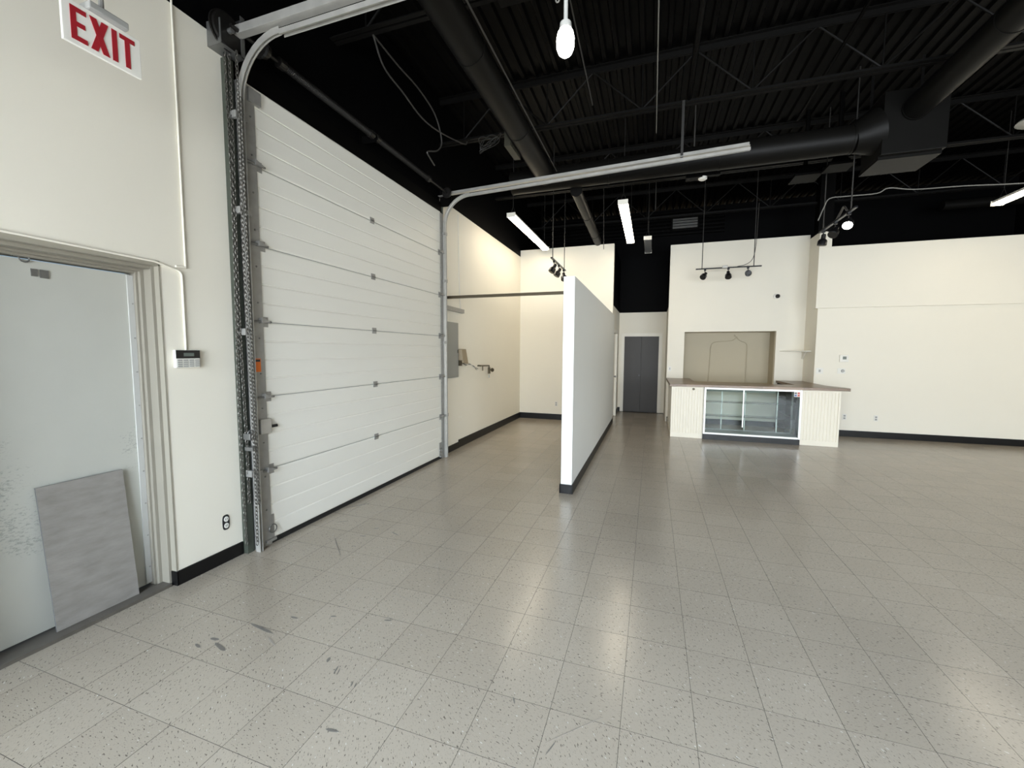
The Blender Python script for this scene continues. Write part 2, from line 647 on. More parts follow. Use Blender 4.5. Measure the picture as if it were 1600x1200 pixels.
SC = [(-2.326, 1.491, -2.269, 1.479, 22, 0), (-2.292, 1.551, -2.233, 1.555, 28, 0), (-2.233, 1.533, -2.119, 1.505, 34, 0),
      (-2.199, 1.717, -1.994, 1.693, 30, 0), (-2.023, 1.840, -1.970, 1.845, 20, 0), (-1.802, 1.923, -1.765, 1.935, 14, 0),
      (-1.558, 1.649, -1.544, 1.616, 22, 0), (-1.472, 1.617, -1.457, 1.564, 11, 0), (-1.452, 1.606, -1.437, 1.566, 8, 0),
      (-1.335, 1.56, -1.322, 1.525, 10, 0), (-1.312, 1.557, -1.302, 1.525, 8, 0),
      (-1.270, 1.309, -1.205, 1.316, 17, 0), (-1.473, 1.998, -1.426, 2.008, 14, 0), (-1.478, 2.021, -1.43, 2.026, 5, 0),
      (-2.568, 2.813, -2.249, 2.531, 7, 0), (-2.368, 2.896, -2.307, 2.904, 16, 0), (-2.344, 3.057, -2.308, 3.084, 14, 0),
      (-2.151, 3.053, -2.048, 3.008, 14, 0), (-2.981, 3.214, -2.915, 3.272, 14, 0), (-2.944, 3.369, -2.772, 3.583, 22, 0),
      (-2.761, 3.061, -2.674, 3.123, 10, 0), (-2.120, 3.464, -1.884, 3.262, 5, 1), (-2.125, 3.531, -1.880, 3.514, 5, 1),
      (-0.614, 2.413, -0.596, 2.405, 14, 0), (-0.566, 1.724, -0.548, 1.689, 9, 0), (-0.331, 1.569, -0.357, 1.500, 7, 0),
      (-1.598, 2.263, -1.396, 2.206, 4, 1), (-1.595, 2.615, -1.447, 2.544, 4, 1), (-1.859, 2.197, -1.801, 2.241, 8, 1),
      (-2.30, 2.72, -2.27, 2.72, 9, 0), (-1.99, 1.66, -1.90, 1.62, 16, 1), (-1.5, 2.7, -1.33, 2.42, 4, 1),
      (-2.6, 3.35, -2.42, 3.52, 12, 1), (-2.2, 3.15, -2.1, 3.3, 6, 1), (-0.16, 1.75, -0.37, 1.55, 4, 1)]
for x0, y0, x1, y1, w, k in SC:
    d = Vector((x1 - x0, y1 - y0, 0))
    s = Vector((-d.y, d.x, 0)).normalized() * (w / 2700)
    pts = []
    for t, q in ((0, 0), (0.15, 0.7), (0.45, 1.0), (0.8, 0.75), (1, 0)):
        pts.append((t, q))
    up = [Vector((x0, y0, 0)) + d * t + s * q * random.uniform(0.8, 1.2) for t, q in pts]
    lo = [Vector((x0, y0, 0)) + d * t - s * q * random.uniform(0.8, 1.2) for t, q in reversed(pts[1:-1])]
    b = MB()
    b.prism([(p.x, p.y) for p in up + lo], 'z', 0.0002, 0.0010)
    b.build('scuff_mark', SCUFFL if k else SCUFF, parent=floor)

# ------------------------------------------------------------------ walls
OD0, OD1, ODZ = 0.82, 1.857, 2.155            # exterior door opening
GD0, GD1, GDZ = 2.52, 5.45, 3.60              # overhead door opening
WT = 3.85                                     # top of the white paint on the left wall
b = MB()
t0 = XL - 0.35
b.box(t0, XL, YF - 0.2, OD0, 0, WT, 0)
b.box(t0, XL, OD0, OD1, ODZ, WT, 0)
b.box(t0, XL, OD1, 2.395, 0, WT, 0)
b.box(t0, XL, 2.395, GD0, 0, GDZ, 0)
b.box(t0, XL, GD1, 5.62, 0, GDZ, 0)
b.box(t0, XL, 5.62, YB + 0.1, 0, WT, 0)
b.box(t0, XL, 2.395, 5.62, GDZ, WT, 1)
b.box(t0, XL, YF - 0.2, YB + 0.1, WT, DECK, 1)
b.box(t0, XL, YB + 0.1, YH + 0.3, 2.7, DECK, 1)
struct(b.build('wall_left', [WHITE, BLACK], origin=(XL, 3, 0)), 'long cream left wall, black above, with steel and overhead doors', 'wall')
b = MB()
b.box(-3.2, -0.86, YB, YB + 0.12, 0, 4.0)
struct(b.build('wall_alcove', WHITE, bevel=0.004), 'cream end wall of the alcove behind the partition', 'wall')
b = MB()
b.box(-0.945, -0.82, 4.57, YB, 0, 2.432)
struct(b.build('wall_partition', WHITE2, bevel=0.004), 'free-standing white half-height partition wall in the middle', 'wall')
# passage to the black double door
HZ = 2.66
b = MB()
b.box(-0.98, -0.86, YB + 0.12, 9.80, 0, HZ)
b.box(-0.98, -0.86, 9.80, 10.72, 2.06, HZ)
b.box(-0.98, -0.86, 10.72, YH, 0, HZ)
b.box(-0.98, -0.861, YB + 0.12, YH, HZ, 4.0, 1)
struct(b.build('wall_passage_left', [WHITE, BLACK]), 'cream left wall of the short passage, white door in it', 'wall')
b = MB()
b.box(0.33, 0.45, 10.37, YH, 0, HZ)
b.box(0.331, 0.45, 10.37, YH, HZ, 4.0, 1)
struct(b.build('wall_passage_right', [WHITE, BLACK]), 'cream right wall of the short passage beside the niche', 'wall')
b = MB()
b.box(-0.86, -0.714, YH, YH + 0.14, 0, HZ)
b.box(0.162, 0.33, YH, YH + 0.14, 0, HZ)
b.box(-0.714, 0.162, YH, YH + 0.14, 2.027, HZ)
b.box(-3.2, XR, YH + 0.001, YH + 0.2, HZ, DECK, 1)
struct(b.build('wall_passage_end', [WHITE, BLACK]), 'passage end wall, cream below and black above, around charcoal doors', 'wall')
# wall with the niche opening
NX0, NX1, NZ0, NZ1 = 0.685, 2.50, 0.92, 2.072
YN = 10.25
b = MB()
b.box(0.33, NX0, YN, YN + 0.12, 0, 4.03)
b.box(NX1, 3.02, YN, YN + 0.12, 0, 4.03)
b.box(NX0, NX1, YN, YN + 0.12, NZ1, 4.03)
b.box(NX0, NX1, YN, YN + 0.12, 0, NZ0)
b.box(NX0 - 0.05, NX1 + 0.05, YN + 0.50, YN + 0.58, NZ0 - 0.1, NZ1 + 0.1, 1)
b.box(NX0 - 0.05, NX0, YN + 0.12, YN + 0.50, NZ0 - 0.05, NZ1 + 0.05, 1)
b.box(NX1, NX1 + 0.05, YN + 0.12, YN + 0.50, NZ0 - 0.05, NZ1 + 0.05, 1)
b.box(NX0 - 0.05, NX1 + 0.05, YN + 0.12, YN + 0.58, NZ1, NZ1 + 0.1, 1)
b.box(NX0 - 0.05, NX1 + 0.05, YN + 0.12, YN + 0.58, NZ0 - 0.1, NZ0, 1)
struct(b.build('wall_centre', [WHITE, TAN]), 'tall cream wall behind the counter with a tan recess', 'wall')
b = MB()
b.box(3.02, XR, YB, YB + 0.12, 0, 2.47)
b.box(3.02, 3.14, YB + 0.12, YN + 0.12, 0, 3.95)
struct(b.build('wall_right_back', WHITE), 'wide cream back wall to the right of the counter', 'wall')
b = MB()
b.box(2.965, XR, YB - 0.06, YB + 0.12, 2.47, 3.62)
b.box(2.965, 3.165, YB - 0.06, YB + 0.12, 3.62, 3.90)
struct(b.build('trim_1', WHITE, bevel=0.003), 'cream bulkhead band standing proud along the top of the back wall', 'bulkhead')
b = MB()
b.box(XR, XR + 0.15, YF - 0.2, YB + 0.2, 0, 3.62, 0)
b.box(XR, XR + 0.15, YF - 0.2, YH + 0.2, 3.62, DECK, 1)
struct(b.build('wall_right', [WHITE, BLACK]), 'cream right wall of the shop, black above', 'wall')
WZ0, WZ1 = 0.25, 3.0
b = MB()
for x0, x1 in ((XL - 0.3, -2.75), (0.25, 0.45), (3.45, 3.65), (6.75, XR + 0.15)):
    b.box(x0, x1, YF - 0.15, YF, WZ0, WZ1)
b.box(XL - 0.3, XR + 0.15, YF - 0.15, YF, 0, WZ0)
b.box(XL - 0.3, XR + 0.15, YF - 0.15, YF, WZ1, DECK, 1)
struct(b.build('wall_front', [WHITE, BLACK]), 'shop front wall of large windows behind the viewer', 'wall')
for n, (x0, x1) in enumerate(((-2.75, 0.25), (0.45, 3.45), (3.65, 6.75))):
    w = thing('window_%d' % (n + 1), ((x0 + x1) / 2, YF - 0.08, WZ0), 'large shop front window, %s of three behind the viewer' % ('left', 'middle', 'right')[n], 'window', None, 'structure')
    b = MB()
    for a0, a1, c0, c1 in ((x0, x0 + 0.05, WZ0, WZ1), (x1 - 0.05, x1, WZ0, WZ1), (x0 + 0.05, x1 - 0.05, WZ0, WZ0 + 0.05),
                           (x0 + 0.05, x1 - 0.05, WZ1 - 0.05, WZ1), ((x0 + x1) / 2 - 0.02, (x0 + x1) / 2 + 0.02, WZ0 + 0.05, WZ1 - 0.05)):
        b.box(a0, a1, YF - 0.12, YF - 0.05, c0, c1)
    b.build('window_frame', GALVD, w)
    b = MB()
    b.box(x0 + 0.05, x1 - 0.05, YF - 0.09, YF - 0.084, WZ0 + 0.05, WZ1 - 0.05)
    b.build('pane', GLASSW, w)


def baseboard(name, label, pts, h=0.115, t=0.012, cap=True):
    b = MB()
    for (x0, x1, y0, y1) in pts:
        b.box(x0, x1, y0, y1, 0, h)
    return struct(b.build(name, BASEB, bevel=0.003), label, 'baseboard')


baseboard('baseboard_left', 'black vinyl baseboard under the keypad between the two left doors', [(XL, XL + 0.014, OD1 - 0.012, 2.33), (XL - 0.06, XL + 0.014, OD1 - 0.014, OD1 - 0.001)], 0.10)
baseboard('baseboard_alcove', 'black vinyl baseboard along the alcove side wall', [(XL, XL + 0.014, 6.20, YB)], 0.135)
baseboard('baseboard_panel', 'low dark baseboard piece under the grey electrical panel', [(XL, XL + 0.02, 5.64, 6.20)], 0.10)
baseboard('baseboard_alcove_end', 'black vinyl baseboard on the alcove end wall', [(XL, -0.945, YB - 0.014, YB)], 0.135)
baseboard('baseboard_partition', 'black vinyl baseboard wrapped round the white partition', [(-0.82, -0.806, 4.556, YB), (-0.959, -0.82, 4.556, 4.57), (-0.959, -0.945, 4.556, YB)], 0.105)
baseboard('baseboard_right', 'black vinyl baseboard along the right back wall', [(3.02, XR, YB - 0.014, YB)], 0.12)
baseboard('baseboard_passage', 'short black baseboard left of the charcoal doors', [(-0.86, -0.846, 10.82, YH), (-0.846, -0.80, YH - 0.014, YH)], 0.11)
baseboard('baseboard_niche', 'black baseboard behind the glass display case', [(0.36, 3.02, YN - 0.014, YN)], 0.115)
b = MB()
b.box(3.06, 3.30, 9.95, 10.2, 3.95, DECK)
struct(b.build('column', BLACKMETAL), 'black boxed column rising to the roof above the back wall', 'column')

# ------------------------------------------------------------------ roof deck and joists
b = MB()
b.box(XL - 0.35, XR + 0.2, YF - 0.2, YH + 0.3, DECK + 0.045, DECK + 0.2)
ceiling = struct(b.build('ceiling', BLACK, origin=(0, 0, DECK)), 'black corrugated steel roof deck', 'ceiling')
pitch = 0.1524
sheet_w = 6 * pitch
x = XL - 0.1
k = 0
while x < XR:
    b = MB()
    prof = []
    for q in range(6):
        xo = x + q * pitch
        prof += [(xo, DECK), (xo + 0.045, DECK), (xo + 0.062, DECK + 0.04), (xo + pitch - 0.017, DECK + 0.04)]
    prof.append((x + sheet_w, DECK))
    vs = [(u, YF - 0.1, v) for u, v in prof] + [(u, YH + 0.1, v) for u, v in prof]
    n = len(prof)
    b._add(vs, [(i, i + 1, n + i + 1, n + i) for i in range(n - 1)])
    b.build('deck_sheet', BLACKMETAL, parent=ceiling)
    x += sheet_w
    k += 1
BC, TC = 4.60, 5.17
JN = ('nearest', 'second', 'third', 'fourth', 'farthest')
for jn, yj in enumerate((1.35, 3.50, 5.66, 7.93, 10.12)):
    j = thing('roof_joist', (2.0, yj, BC), 'black open-web roof joist, %s row from the shop front' % JN[jn], 'joist', 'roof joists')
    b = MB()
    for s in (-1, 1):
        b.box(XL, XR, yj + s * 0.032 - 0.022, yj + s * 0.032 + 0.022, BC, BC + 0.006)
        b.box(XL, XR, yj + s * 0.012 - 0.003, yj + s * 0.012 + 0.003, BC + 0.006, BC + 0.045)
    b.build('bottom_chord', JOISTM, j)
    b = MB()
    for s in (-1, 1):
        b.box(XL, XR, yj + s * 0.034 - 0.026, yj + s * 0.034 + 0.026, TC + 0.06, TC + 0.068)
        b.box(XL, XR, yj + s * 0.012 - 0.003, yj + s * 0.012 + 0.003, TC, TC + 0.06)
    b.build('top_chord', JOISTM, j)
    xn = -1.43 - 1.22
    while xn < XR - 0.3:
        for p0, p1, rr in (((xn, BC + 0.03), (xn + 0.61, TC + 0.02), 0.011), ((xn, BC + 0.03), (xn - 0.61, TC + 0.02), 0.011), ((xn, BC + 0.03), (xn, TC + 0.02), 0.008)):
            if p1[0] < XL or p1[0] > XR:
                continue
            MB().tube([(p0[0], yj, p0[1]), (p1[0], yj, p1[1])], rr, 6).build('web_bar', JOISTM, j)
        xn += 1.22
# horizontal black siding high on the far wall and a louver in it
b = MB()
for q in range(7):
    z = 4.58 + q * 0.09
    b.prism([(YH, z), (YH - 0.03, z + 0.02), (YH - 0.03, z + 0.06), (YH, z + 0.08)], 'x', -3.0, 1.6)
struct(b.build('trim_2', BLACKMETAL), 'black ribbed siding high on the far wall', 'siding')
lv = thing('louver_vent', (0.69, YH - 0.05, 4.70), 'pale metal louver high in the dark above the niche wall', 'vent')
for q in range(4):
    MB().obox((0.40, YH - 0.07, 4.76 + q * 0.065), (0.98, YH - 0.07, 4.76 + q * 0.065), 0.05, 0.012, (0, 0.6, 0.8)).build('slat', LOUV, lv)
for xa in (0.36, 0.98):
    b = MB()
    b.box(xa, xa + 0.04, YH - 0.10, YH - 0.035, 4.70, 5.02)
    b.build('frame_side', BLACKMETAL, lv)

# ------------------------------------------------------------------ exterior steel door (left)
XD = XL - 0.165
d1 = thing('door_1', (XD, 1.3, 0), 'worn pale grey steel exterior door in a deep recess', 'door', None, 'structure')
b = MB()
b.box(XD - 0.045, XD, OD0 + 0.04, 1.780, 0.022, 2.085)
b.build('door_leaf', STEELDOOR, d1, bevel=0.002)
b = MB()                                       # stepped steel frame, far jamb and head
for (xa, xb, ya, zt) in ((XD - 0.05, XD + 0.03, 1.795, 2.095), (XD + 0.03, XD + 0.055, 1.808, 2.108), (XD + 0.055, XL - 0.04, 1.828, 2.122)):
    b.box(xa, xb, ya, OD1, 0.0, ODZ, 0)
    b.box(xa, xb, OD0, ya, zt, ODZ, 0)
    b.box(xa, xb, OD0, OD0 + OD1 - ya, 0, zt, 0)
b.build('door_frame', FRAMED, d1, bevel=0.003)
b = MB()
b.box(XL - 0.05, XL + 0.004, OD1 - 0.009, OD1 - 0.0005, 0.10, ODZ)
b.box(XL - 0.05, XL + 0.004, OD0 + 0.001, OD1, ODZ - 0.012, ODZ + 0.02)
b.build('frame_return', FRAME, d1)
b = MB()
b.box(XD + 0.0005, XD + 0.009, 1.762, 1.794, 0.03, 2.08)
hg = b.build('hinge_strip', LIGHTG, d1)
for q in range(9):
    MB().disc_stack((XD + 0.009, 1.785, 0.14 + q * 0.22), (1, 0, 0), [(0, 0.005), (0.003, 0.004)], 8).build('screw', GALVD, hg)
b = MB()
b.box(XD - 0.03, XD + 0.06, OD0 + 0.03, 1.795, 0.0, 0.012)
b.box(XD + 0.06, XL - 0.02, OD0 + 0.03, 1.83, 0.0, 0.020)
b.build('threshold', THRESH, d1)
b = MB()
b.box(XD + 0.001, XD + 0.006, 1.33, 1.355, 2.0, 2.04)
b.box(XD + 0.001, XD + 0.006, 1.365, 1.40, 1.995, 2.04)
b.build('closer_plate', ZINC, d1)
MB().tube([(XD + 0.012, 1.305 + 0.02 * math.cos(a), 2.088 + 0.02 * math.sin(a)) for a in [q * PI / 6 for q in range(13)]], 0.004, 6).build('hook_ring', ZINC, d1, smooth=True)
MB().obox((XD + 0.02, 1.26, 2.092), (XD + 0.02, 1.36, 2.096), 0.012, 0.006).build('holder_bar', ZINC, d1)

# sheet leaning on the door
b = MB()
bl, br = Vector((-3.128, 1.285, 0.021)), Vector((-3.128, 1.680, 0.021))
tl, tr_ = Vector((-3.181, 1.268, 0.846)), Vector((-3.181, 1.663, 0.846))
nrm = (br - bl).cross(tl - bl).normalized() * 0.010
if nrm.x < 0:
    nrm = -nrm
vs = [bl, br, tr_, tl, bl + nrm, br + nrm, tr_ + nrm, tl + nrm]
b._add(vs, [(0, 1, 2, 3)], 1)
b._add(vs, [(4, 5, 6, 7)], 0)
b._add(vs, [(0, 1, 5, 4), (1, 2, 6, 5), (2, 3, 7, 6), (3, 0, 4, 7)], 1)
tag(b.build('leaning_sheet', [SLATE, SLATEE], bevel=0), 'grey scratched rectangular sheet leaning against the worn steel door', 'sheet')

# ------------------------------------------------------------------ exit sign, keypad, raceway, outlet
XE = -2.55
es = thing('exit_sign', (XE, 1.38, 2.96), 'white hanging exit sign with red letters above the steel door', 'sign')
y0, y1, z0, z1 = 1.228, 1.534, 3.000, 3.190
b = MB()
b.box(XE - 0.012, XE + 0.002, y0, y1, z0, z1)
b.build('sign_panel', SIGNW, es, bevel=0.003)
b = MB()
b.box(XE - 0.05, XE + 0.03, y0 + 0.09, y1 - 0.06, z1, z1 + 0.035)
b.build('canopy', PLASTICG, es, bevel=0.006)
MB().tube([(XE - 0.01, 1.385, z1 + 0.03), (XE - 0.01, 1.385, DECK)], 0.011, 8).build('hanging_stem', GALVD, es)


def letter(nm, rects, quads=()):
    b = MB()
    for (a0, a1, c0, c1) in rects:
        b.box(XE + 0.0015, XE + 0.0045, a0, a1, c0, c1)
    for n, q in enumerate(quads):
        b.prism(q, 'x', XE + 0.0015, XE + 0.0045 + 0.0006 * n)
    b.build(nm, RED, es)


lz0, lz1, st = z0 + 0.022, z1 - 0.022, 0.021
lh = lz1 - lz0
ya = y0 + 0.030
letter('letter_e', [(ya, ya + st, lz0, lz1), (ya + st, ya + 0.058, lz0, lz0 + st), (ya + st, ya + 0.058, lz1 - st, lz1), (ya + st, ya + 0.052, lz0 + lh / 2 - st / 2, lz0 + lh / 2 + st / 2)])
ya = y0 + 0.100
letter('letter_x', [], [[(ya, lz0), (ya + 0.026, lz0), (ya + 0.072, lz1), (ya + 0.046, lz1)], [(ya + 0.046, lz0), (ya + 0.072, lz0), (ya + 0.026, lz1), (ya, lz1)]])
ya = y0 + 0.184
letter('letter_i', [(ya, ya + st, lz0, lz1)])
ya = y0 + 0.216
letter('letter_t', [(ya, ya + 0.064, lz1 - st, lz1), (ya + 0.021, ya + 0.021 + st, lz0, lz1 - st)])

kp = thing('alarm_keypad', (XL, 1.98, 1.48), 'white wall alarm keypad with black top and grey display', 'keypad')
b = MB()
b.box(XL, XL + 0.028, 1.905, 2.065, 1.484, 1.606)
b.build('housing', PLASTICW, kp, bevel=0.006)
b = MB()
b.box(XL + 0.024, XL + 0.0295, 1.908, 2.062, 1.548, 1.603)
b.build('black_fascia', PLASTICK, kp)
b = MB()
b.box(XL + 0.0295, XL + 0.0305, 1.955, 2.022, 1.562, 1.585)
b.build('display', LCD, kp)
b = MB()
for q in range(4):
    for p in range(4):
        yy = 1.916 + p * 0.037
        b.box(XL + 0.028, XL + 0.031, yy, yy + 0.029, 1.491 + q * 0.0135, 1.500 + q * 0.0135)
tag(b.build('keypad_buttons', PLASTICG, kp), kind='stuff')
b = MB()
b.tube([(XL + 0.008, 1.985, 1.606), (XL + 0.008, 1.985, 2.10)] + arc((XL + 0.008, 1.985 - 0.04, 2.10), 0.04, 0, 90, 5, 'yz') + [(XL + 0.008, 1.82, 2.168), (XL + 0.008, 0.6, 2.19)], 0.007, 8)
b.tube([(XL + 0.008, 2.012, 2.165), (XL + 0.008, 2.014, DECK - 0.3)], 0.006, 8)
b.tube([(XL + 0.008, 1.95, 2.160), (XL + 0.008, 2.012, 2.165)], 0.008, 8)
tag(b.build('wall_conduit', WHITE, smooth=True), 'thin cream-painted cable run above the steel door down to the keypad', 'cable')


def outlet(loc, axis, label, group=None, w=0.07, h=0.115, kind='outlet', plate=PLASTICW):
    """a duplex outlet; axis 'x' faces +X, 'y' faces -Y"""
    o = thing('wall_outlet' if kind == 'outlet' else 'light_switch', loc, label, kind, group)
    x, y, z = loc

    def bx(a0, a1, c0, c1, d0, d1):
        b = MB()
        if axis == 'x':
            b.box(x + d0, x + d1, y + a0, y + a1, z + c0, z + c1)
        else:
            b.box(x + a0, x + a1, y - d1, y - d0, z + c0, z + c1)
        return b
    bx(-w / 2, w / 2, 0, h, 0, 0.007).build('cover_plate', plate, o, bevel=0.002)
    if kind == 'outlet':
        for c in (h * 0.16, h * 0.56):
            s = bx(-w * 0.24, w * 0.24, c, c + h * 0.27, 0.007, 0.0095).build('socket', PLASTICG if plate is PLASTICW else PLASTICW, o)
            bb = bx(-w * 0.12, -w * 0.07, c + h * 0.08, c + h * 0.19, 0.0095, 0.0105)
            b2 = bx(w * 0.07, w * 0.12, c + h * 0.08, c + h * 0.19, 0.0095, 0.0105)
            bb._add(b2.v, b2.f)
            bb.build('slots', PLASTICK, s)
    else:
        bx(-w * 0.14, w * 0.14, h * 0.3, h * 0.7, 0.007, 0.012).build('rocker', PLASTICG, o)
    return o


ow = thing('wall_outlet', (XL, 2.207, 0.24), 'white outlet in a dark ring left of the overhead door track', 'outlet')
b = MB()
b.prism([(2.207 + 0.027 * math.copysign(abs(math.cos(a)) ** 0.6, math.cos(a)), 0.303 + 0.058 * math.copysign(abs(math.sin(a)) ** 0.6, math.sin(a))) for a in [2 * PI * k / 20 for k in range(20)]], 'x', XL, XL + 0.004)
b.build('dark_ring', RUBBER, ow)
for zc in (0.278, 0.328):
    b = MB()
    b.prism([(2.207 + 0.017 * math.cos(a), zc + 0.02 * math.sin(a)) for a in [2 * PI * k / 16 for k in range(16)]], 'x', XL + 0.004, XL + 0.009)
    s = b.build('socket', PLASTICW, ow)
    b = MB()
    b.box(XL + 0.009, XL + 0.010, 2.199, 2.202, zc - 0.004, zc + 0.008)
    b.box(XL + 0.009, XL + 0.010, 2.212, 2.215, zc - 0.004, zc + 0.008)
    b.build('slots', PLASTICK, s)
outlet((-2.123, YB, 0.32), 'y', 'white outlet low on the alcove end wall behind the partition')
outlet((3.562, YB, 0.32), 'y', 'white outlet low on the back wall just right of the counter')
outlet((4.06, YB, 0.32), 'y', 'white outlet low on the back wall, farther right of the counter')
outlet((0.396, YN, 1.175), 'y', 'white light switch at the left edge of the niche wall', kind='switch')
outlet((3.110, YB, 1.205), 'y', 'white double switch plate above the right end of the counter', w=0.12, h=0.115, kind='switch')
th = thing('thermostat', (3.487, YB, 1.43), 'white square thermostat with grey screen on the back wall', 'thermostat')
b = MB(); b.box(3.42, 3.56, YB - 0.028, YB, 1.44, 1.575); b.build('housing', PLASTICW, th, bevel=0.006)
b = MB(); b.box(3.465, 3.525, YB - 0.0295, YB - 0.027, 1.49, 1.545); b.build('screen', LCD, th)
dm = thing('wall_dial', (3.465, YB, 1.21), 'pale wall plate with a round grey dial below the thermostat', 'dial')
b = MB(); b.box(3.40, 3.53, YB - 0.008, YB, 1.215, 1.32); b.build('cover_plate', PLASTICW, dm, bevel=0.002)
MB().disc_stack((3.485, YB - 0.008, 1.268), (0, -1, 0), [(0, 0.03), (0.016, 0.026)], 16).build('dial', PLASTICG, dm)

# ------------------------------------------------------------------ overhead sectional door
XG = -2.965
d2 = thing('door_2', (XG, 3.96, 0), 'large white sectional overhead door with six ribbed panels', 'door', None, 'structure')
zs = [0.035, 0.630, 1.230, 1.832, 2.428, 3.035, 3.625]
for q in range(6):
    za, zb = zs[q] + 0.003, zs[q + 1] - 0.003
    prof = [(XG - 0.045, za), (XG - 0.008, za), (XG - 0.002, za + 0.006), (XG, za + 0.012)]
    for k in (1, 2, 3):
        zc = za + (zb - za) * k / 4
        prof += [(XG, zc - 0.012), (XG - 0.006, zc - 0.003), (XG - 0.006, zc + 0.002), (XG, zc + 0.005)]
    prof += [(XG, zb - 0.012), (XG - 0.002, zb - 0.006), (XG - 0.008, zb), (XG - 0.045, zb)]
    b = MB()
    b.prism(prof, 'y', 2.475, 5.515)
    b.build('door_section', DOORW, d2)
b = MB(); b.box(XG - 0.05, XG - 0.012, 2.48, 5.51, 0.0, 3.62); b.build('backing', JOINT, d2)
b = MB(); b.box(XG - 0.048, XG + 0.004, 2.475, 5.515, 0.0, 0.036); b.build('bottom_seal', RUBBER, d2)
for z in zs[1:6]:
    h = MB()
    h.box(XG, XG + 0.004, 3.915, 3.985, z - 0.032, z + 0.032)
    hh = h.build('hinge', GALVD, d2)
    MB().tube([(XG + 0.008, 3.925, z), (XG + 0.008, 3.975, z)], 0.008, 8).build('hinge_knuckle', ZINC, hh)
    for yy, s in ((2.515, 1), (5.49, -1)):
        r = MB()
        r.box(XG, XG + 0.004, yy - 0.02, yy + 0.05 * s + 0.02 * (s > 0), z - 0.04, z + 0.04) if s > 0 else r.box(XG, XG + 0.004, yy - 0.05, yy + 0.02, z - 0.04, z + 0.04)
        r.prism([(yy - 0.02 * s, z - 0.012), (yy + 0.055 * s, z), (yy - 0.02 * s, z + 0.030)], 'x', XG + 0.004, XG + 0.05)
        rr = r.build('roller_hinge', GALVD, d2)
        MB().tube([(XG + 0.03, yy - 0.10 * s, z), (XG + 0.03, yy + 0.075 * s, z)], 0.009, 8).build('roller_stem', ZINC, rr)
for yy, s in ((2.505, 1), (5.485, -1)):
    r = MB()
    ya_, yb_ = (yy - 0.03, yy + 0.06) if s > 0 else (yy - 0.06, yy + 0.03)
    r.box(XG, XG + 0.005, ya_, yb_, 0.03, 0.245)
    r.box(XG + 0.005, XG + 0.03, ya_, yb_, 0.03, 0.05)
    rr = r.build('bottom_bracket', GALVD, d2)
    MB().tube([(XG + 0.02, yy + s * 0.035 + 0.035 * math.cos(a), 0.13 + 0.035 * math.sin(a)) for a in [k * PI / 7 for k in range(15)]], 0.005, 6).build('pull_ring', ZINC, rr, smooth=True)
b = MB()
b.box(XG, XG + 0.03, 2.475, 2.58, 3.485, 3.585)
b.build('top_bracket', GALVD, d2, bevel=0.003)
sl = MB()
sl.box(XG, XG + 0.035, 2.455, 2.555, 0.935, 1.055)
slo = sl.build('slide_latch', GALV, d2, bevel=0.004)
MB().tube([(XG + 0.02, 2.555, 0.985), (XG + 0.02, 2.615, 0.985)], 0.012, 10).build('latch_bolt', RUBBER, slo)

b = MB()
b.box(XL, XL + 0.035, 2.40, 5.60, 3.63, 3.78)
struct(b.build('trim_3', BLACKMETAL), 'black header board above the overhead door', 'header')


def track(yc, s, label, xend, near):
    """vertical rail, bend and horizontal rail; s = +1 when the door lies on the +Y side"""
    xt = -2.93
    o = thing('door_track', (xt, yc, 0), label, 'door track')
    R = 0.40
    zt = 3.835
    path = [(xt, yc, 0.0), (xt, yc, zt - R)] + arc((xt + R, yc, zt - R), R, 180, 90, 10, 'xz')[1:]
    b = MB()
    w = 0.046
    # C-channel: web plus two lips
    b.sweep(path, w, 0.005, (0, 1, 0))
    b.sweep([(p[0], p[1] + (0.022 * -s), p[2]) for p in path], w, 0.004, (0, 1, 0))
    b.sweep([(p[0] - 0.0, p[1], p[2]) for p in path], 0.006, 0.040, (0, 1, 0))
    b.build('curved_rail', GALV, o)
    zend = zt + (0.02 if near else 0.12)
    b = MB()
    p0, p1 = (xt + R, yc, zt), (xend, yc, zend)
    b.obox(p0, p1, 0.05, 0.006)
    b.obox((p0[0], yc - 0.024, p0[2] - 0.015), (p1[0], yc - 0.024, p1[2] - 0.015), 0.004, 0.034)
    b.obox((p0[0], yc + 0.024, p0[2] - 0.010), (p1[0], yc + 0.024, p1[2] - 0.010), 0.004, 0.026)
    b.build('horizontal_rail', GALV, o)
    b = MB()
    q0, q1 = (XL, yc - s * 0.028, zt + 0.032), (xend, yc - s * 0.028, zend + 0.034)
    b.obox(q0, q1, 0.055, 0.005)
    b.obox((q0[0], q0[1] - s * 0.026, q0[2] + 0.028), (q1[0], q1[1] - s * 0.026, q1[2] + 0.028), 0.005, 0.056)
    b.build('stiffening_angle', GALV, o)
    b = MB()
    ya_, yb_ = sorted((yc + s * 0.03, yc + s * 0.125))
    b.box(XG + 0.006, XG + 0.010, yc - 0.0 if s > 0 else yc - 0.085, yc + 0.125 if s > 0 else yc, 0.0, 3.60)
    b.box(XL, XG + 0.010, yc - s * 0.002 - 0.0025, yc - s * 0.002 + 0.0025, 0, 3.60)
    b.build('jamb_plate', GALVD, o)
    for z in (0.62, 1.72, 2.62, 3.30):
        b = MB()
        b.box(XL, xt + 0.012, yc - s * 0.05 - 0.012, yc - s * 0.05 + 0.012, z, z + 0.05)
        b.box(xt - 0.02, xt + 0.018, yc - 0.03, yc + 0.03, z, z + 0.035)
        b.build('track_bracket', GALVD, o)
    for z in [0.3 + 0.28 * k for k in range(12)]:
        MB().disc_stack((XG + 0.010, yc + s * 0.085, z), (1, 0, 0), [(0, 0.008), (0.006, 0.006)], 6).build('bolt', ZINC, o)
    return o


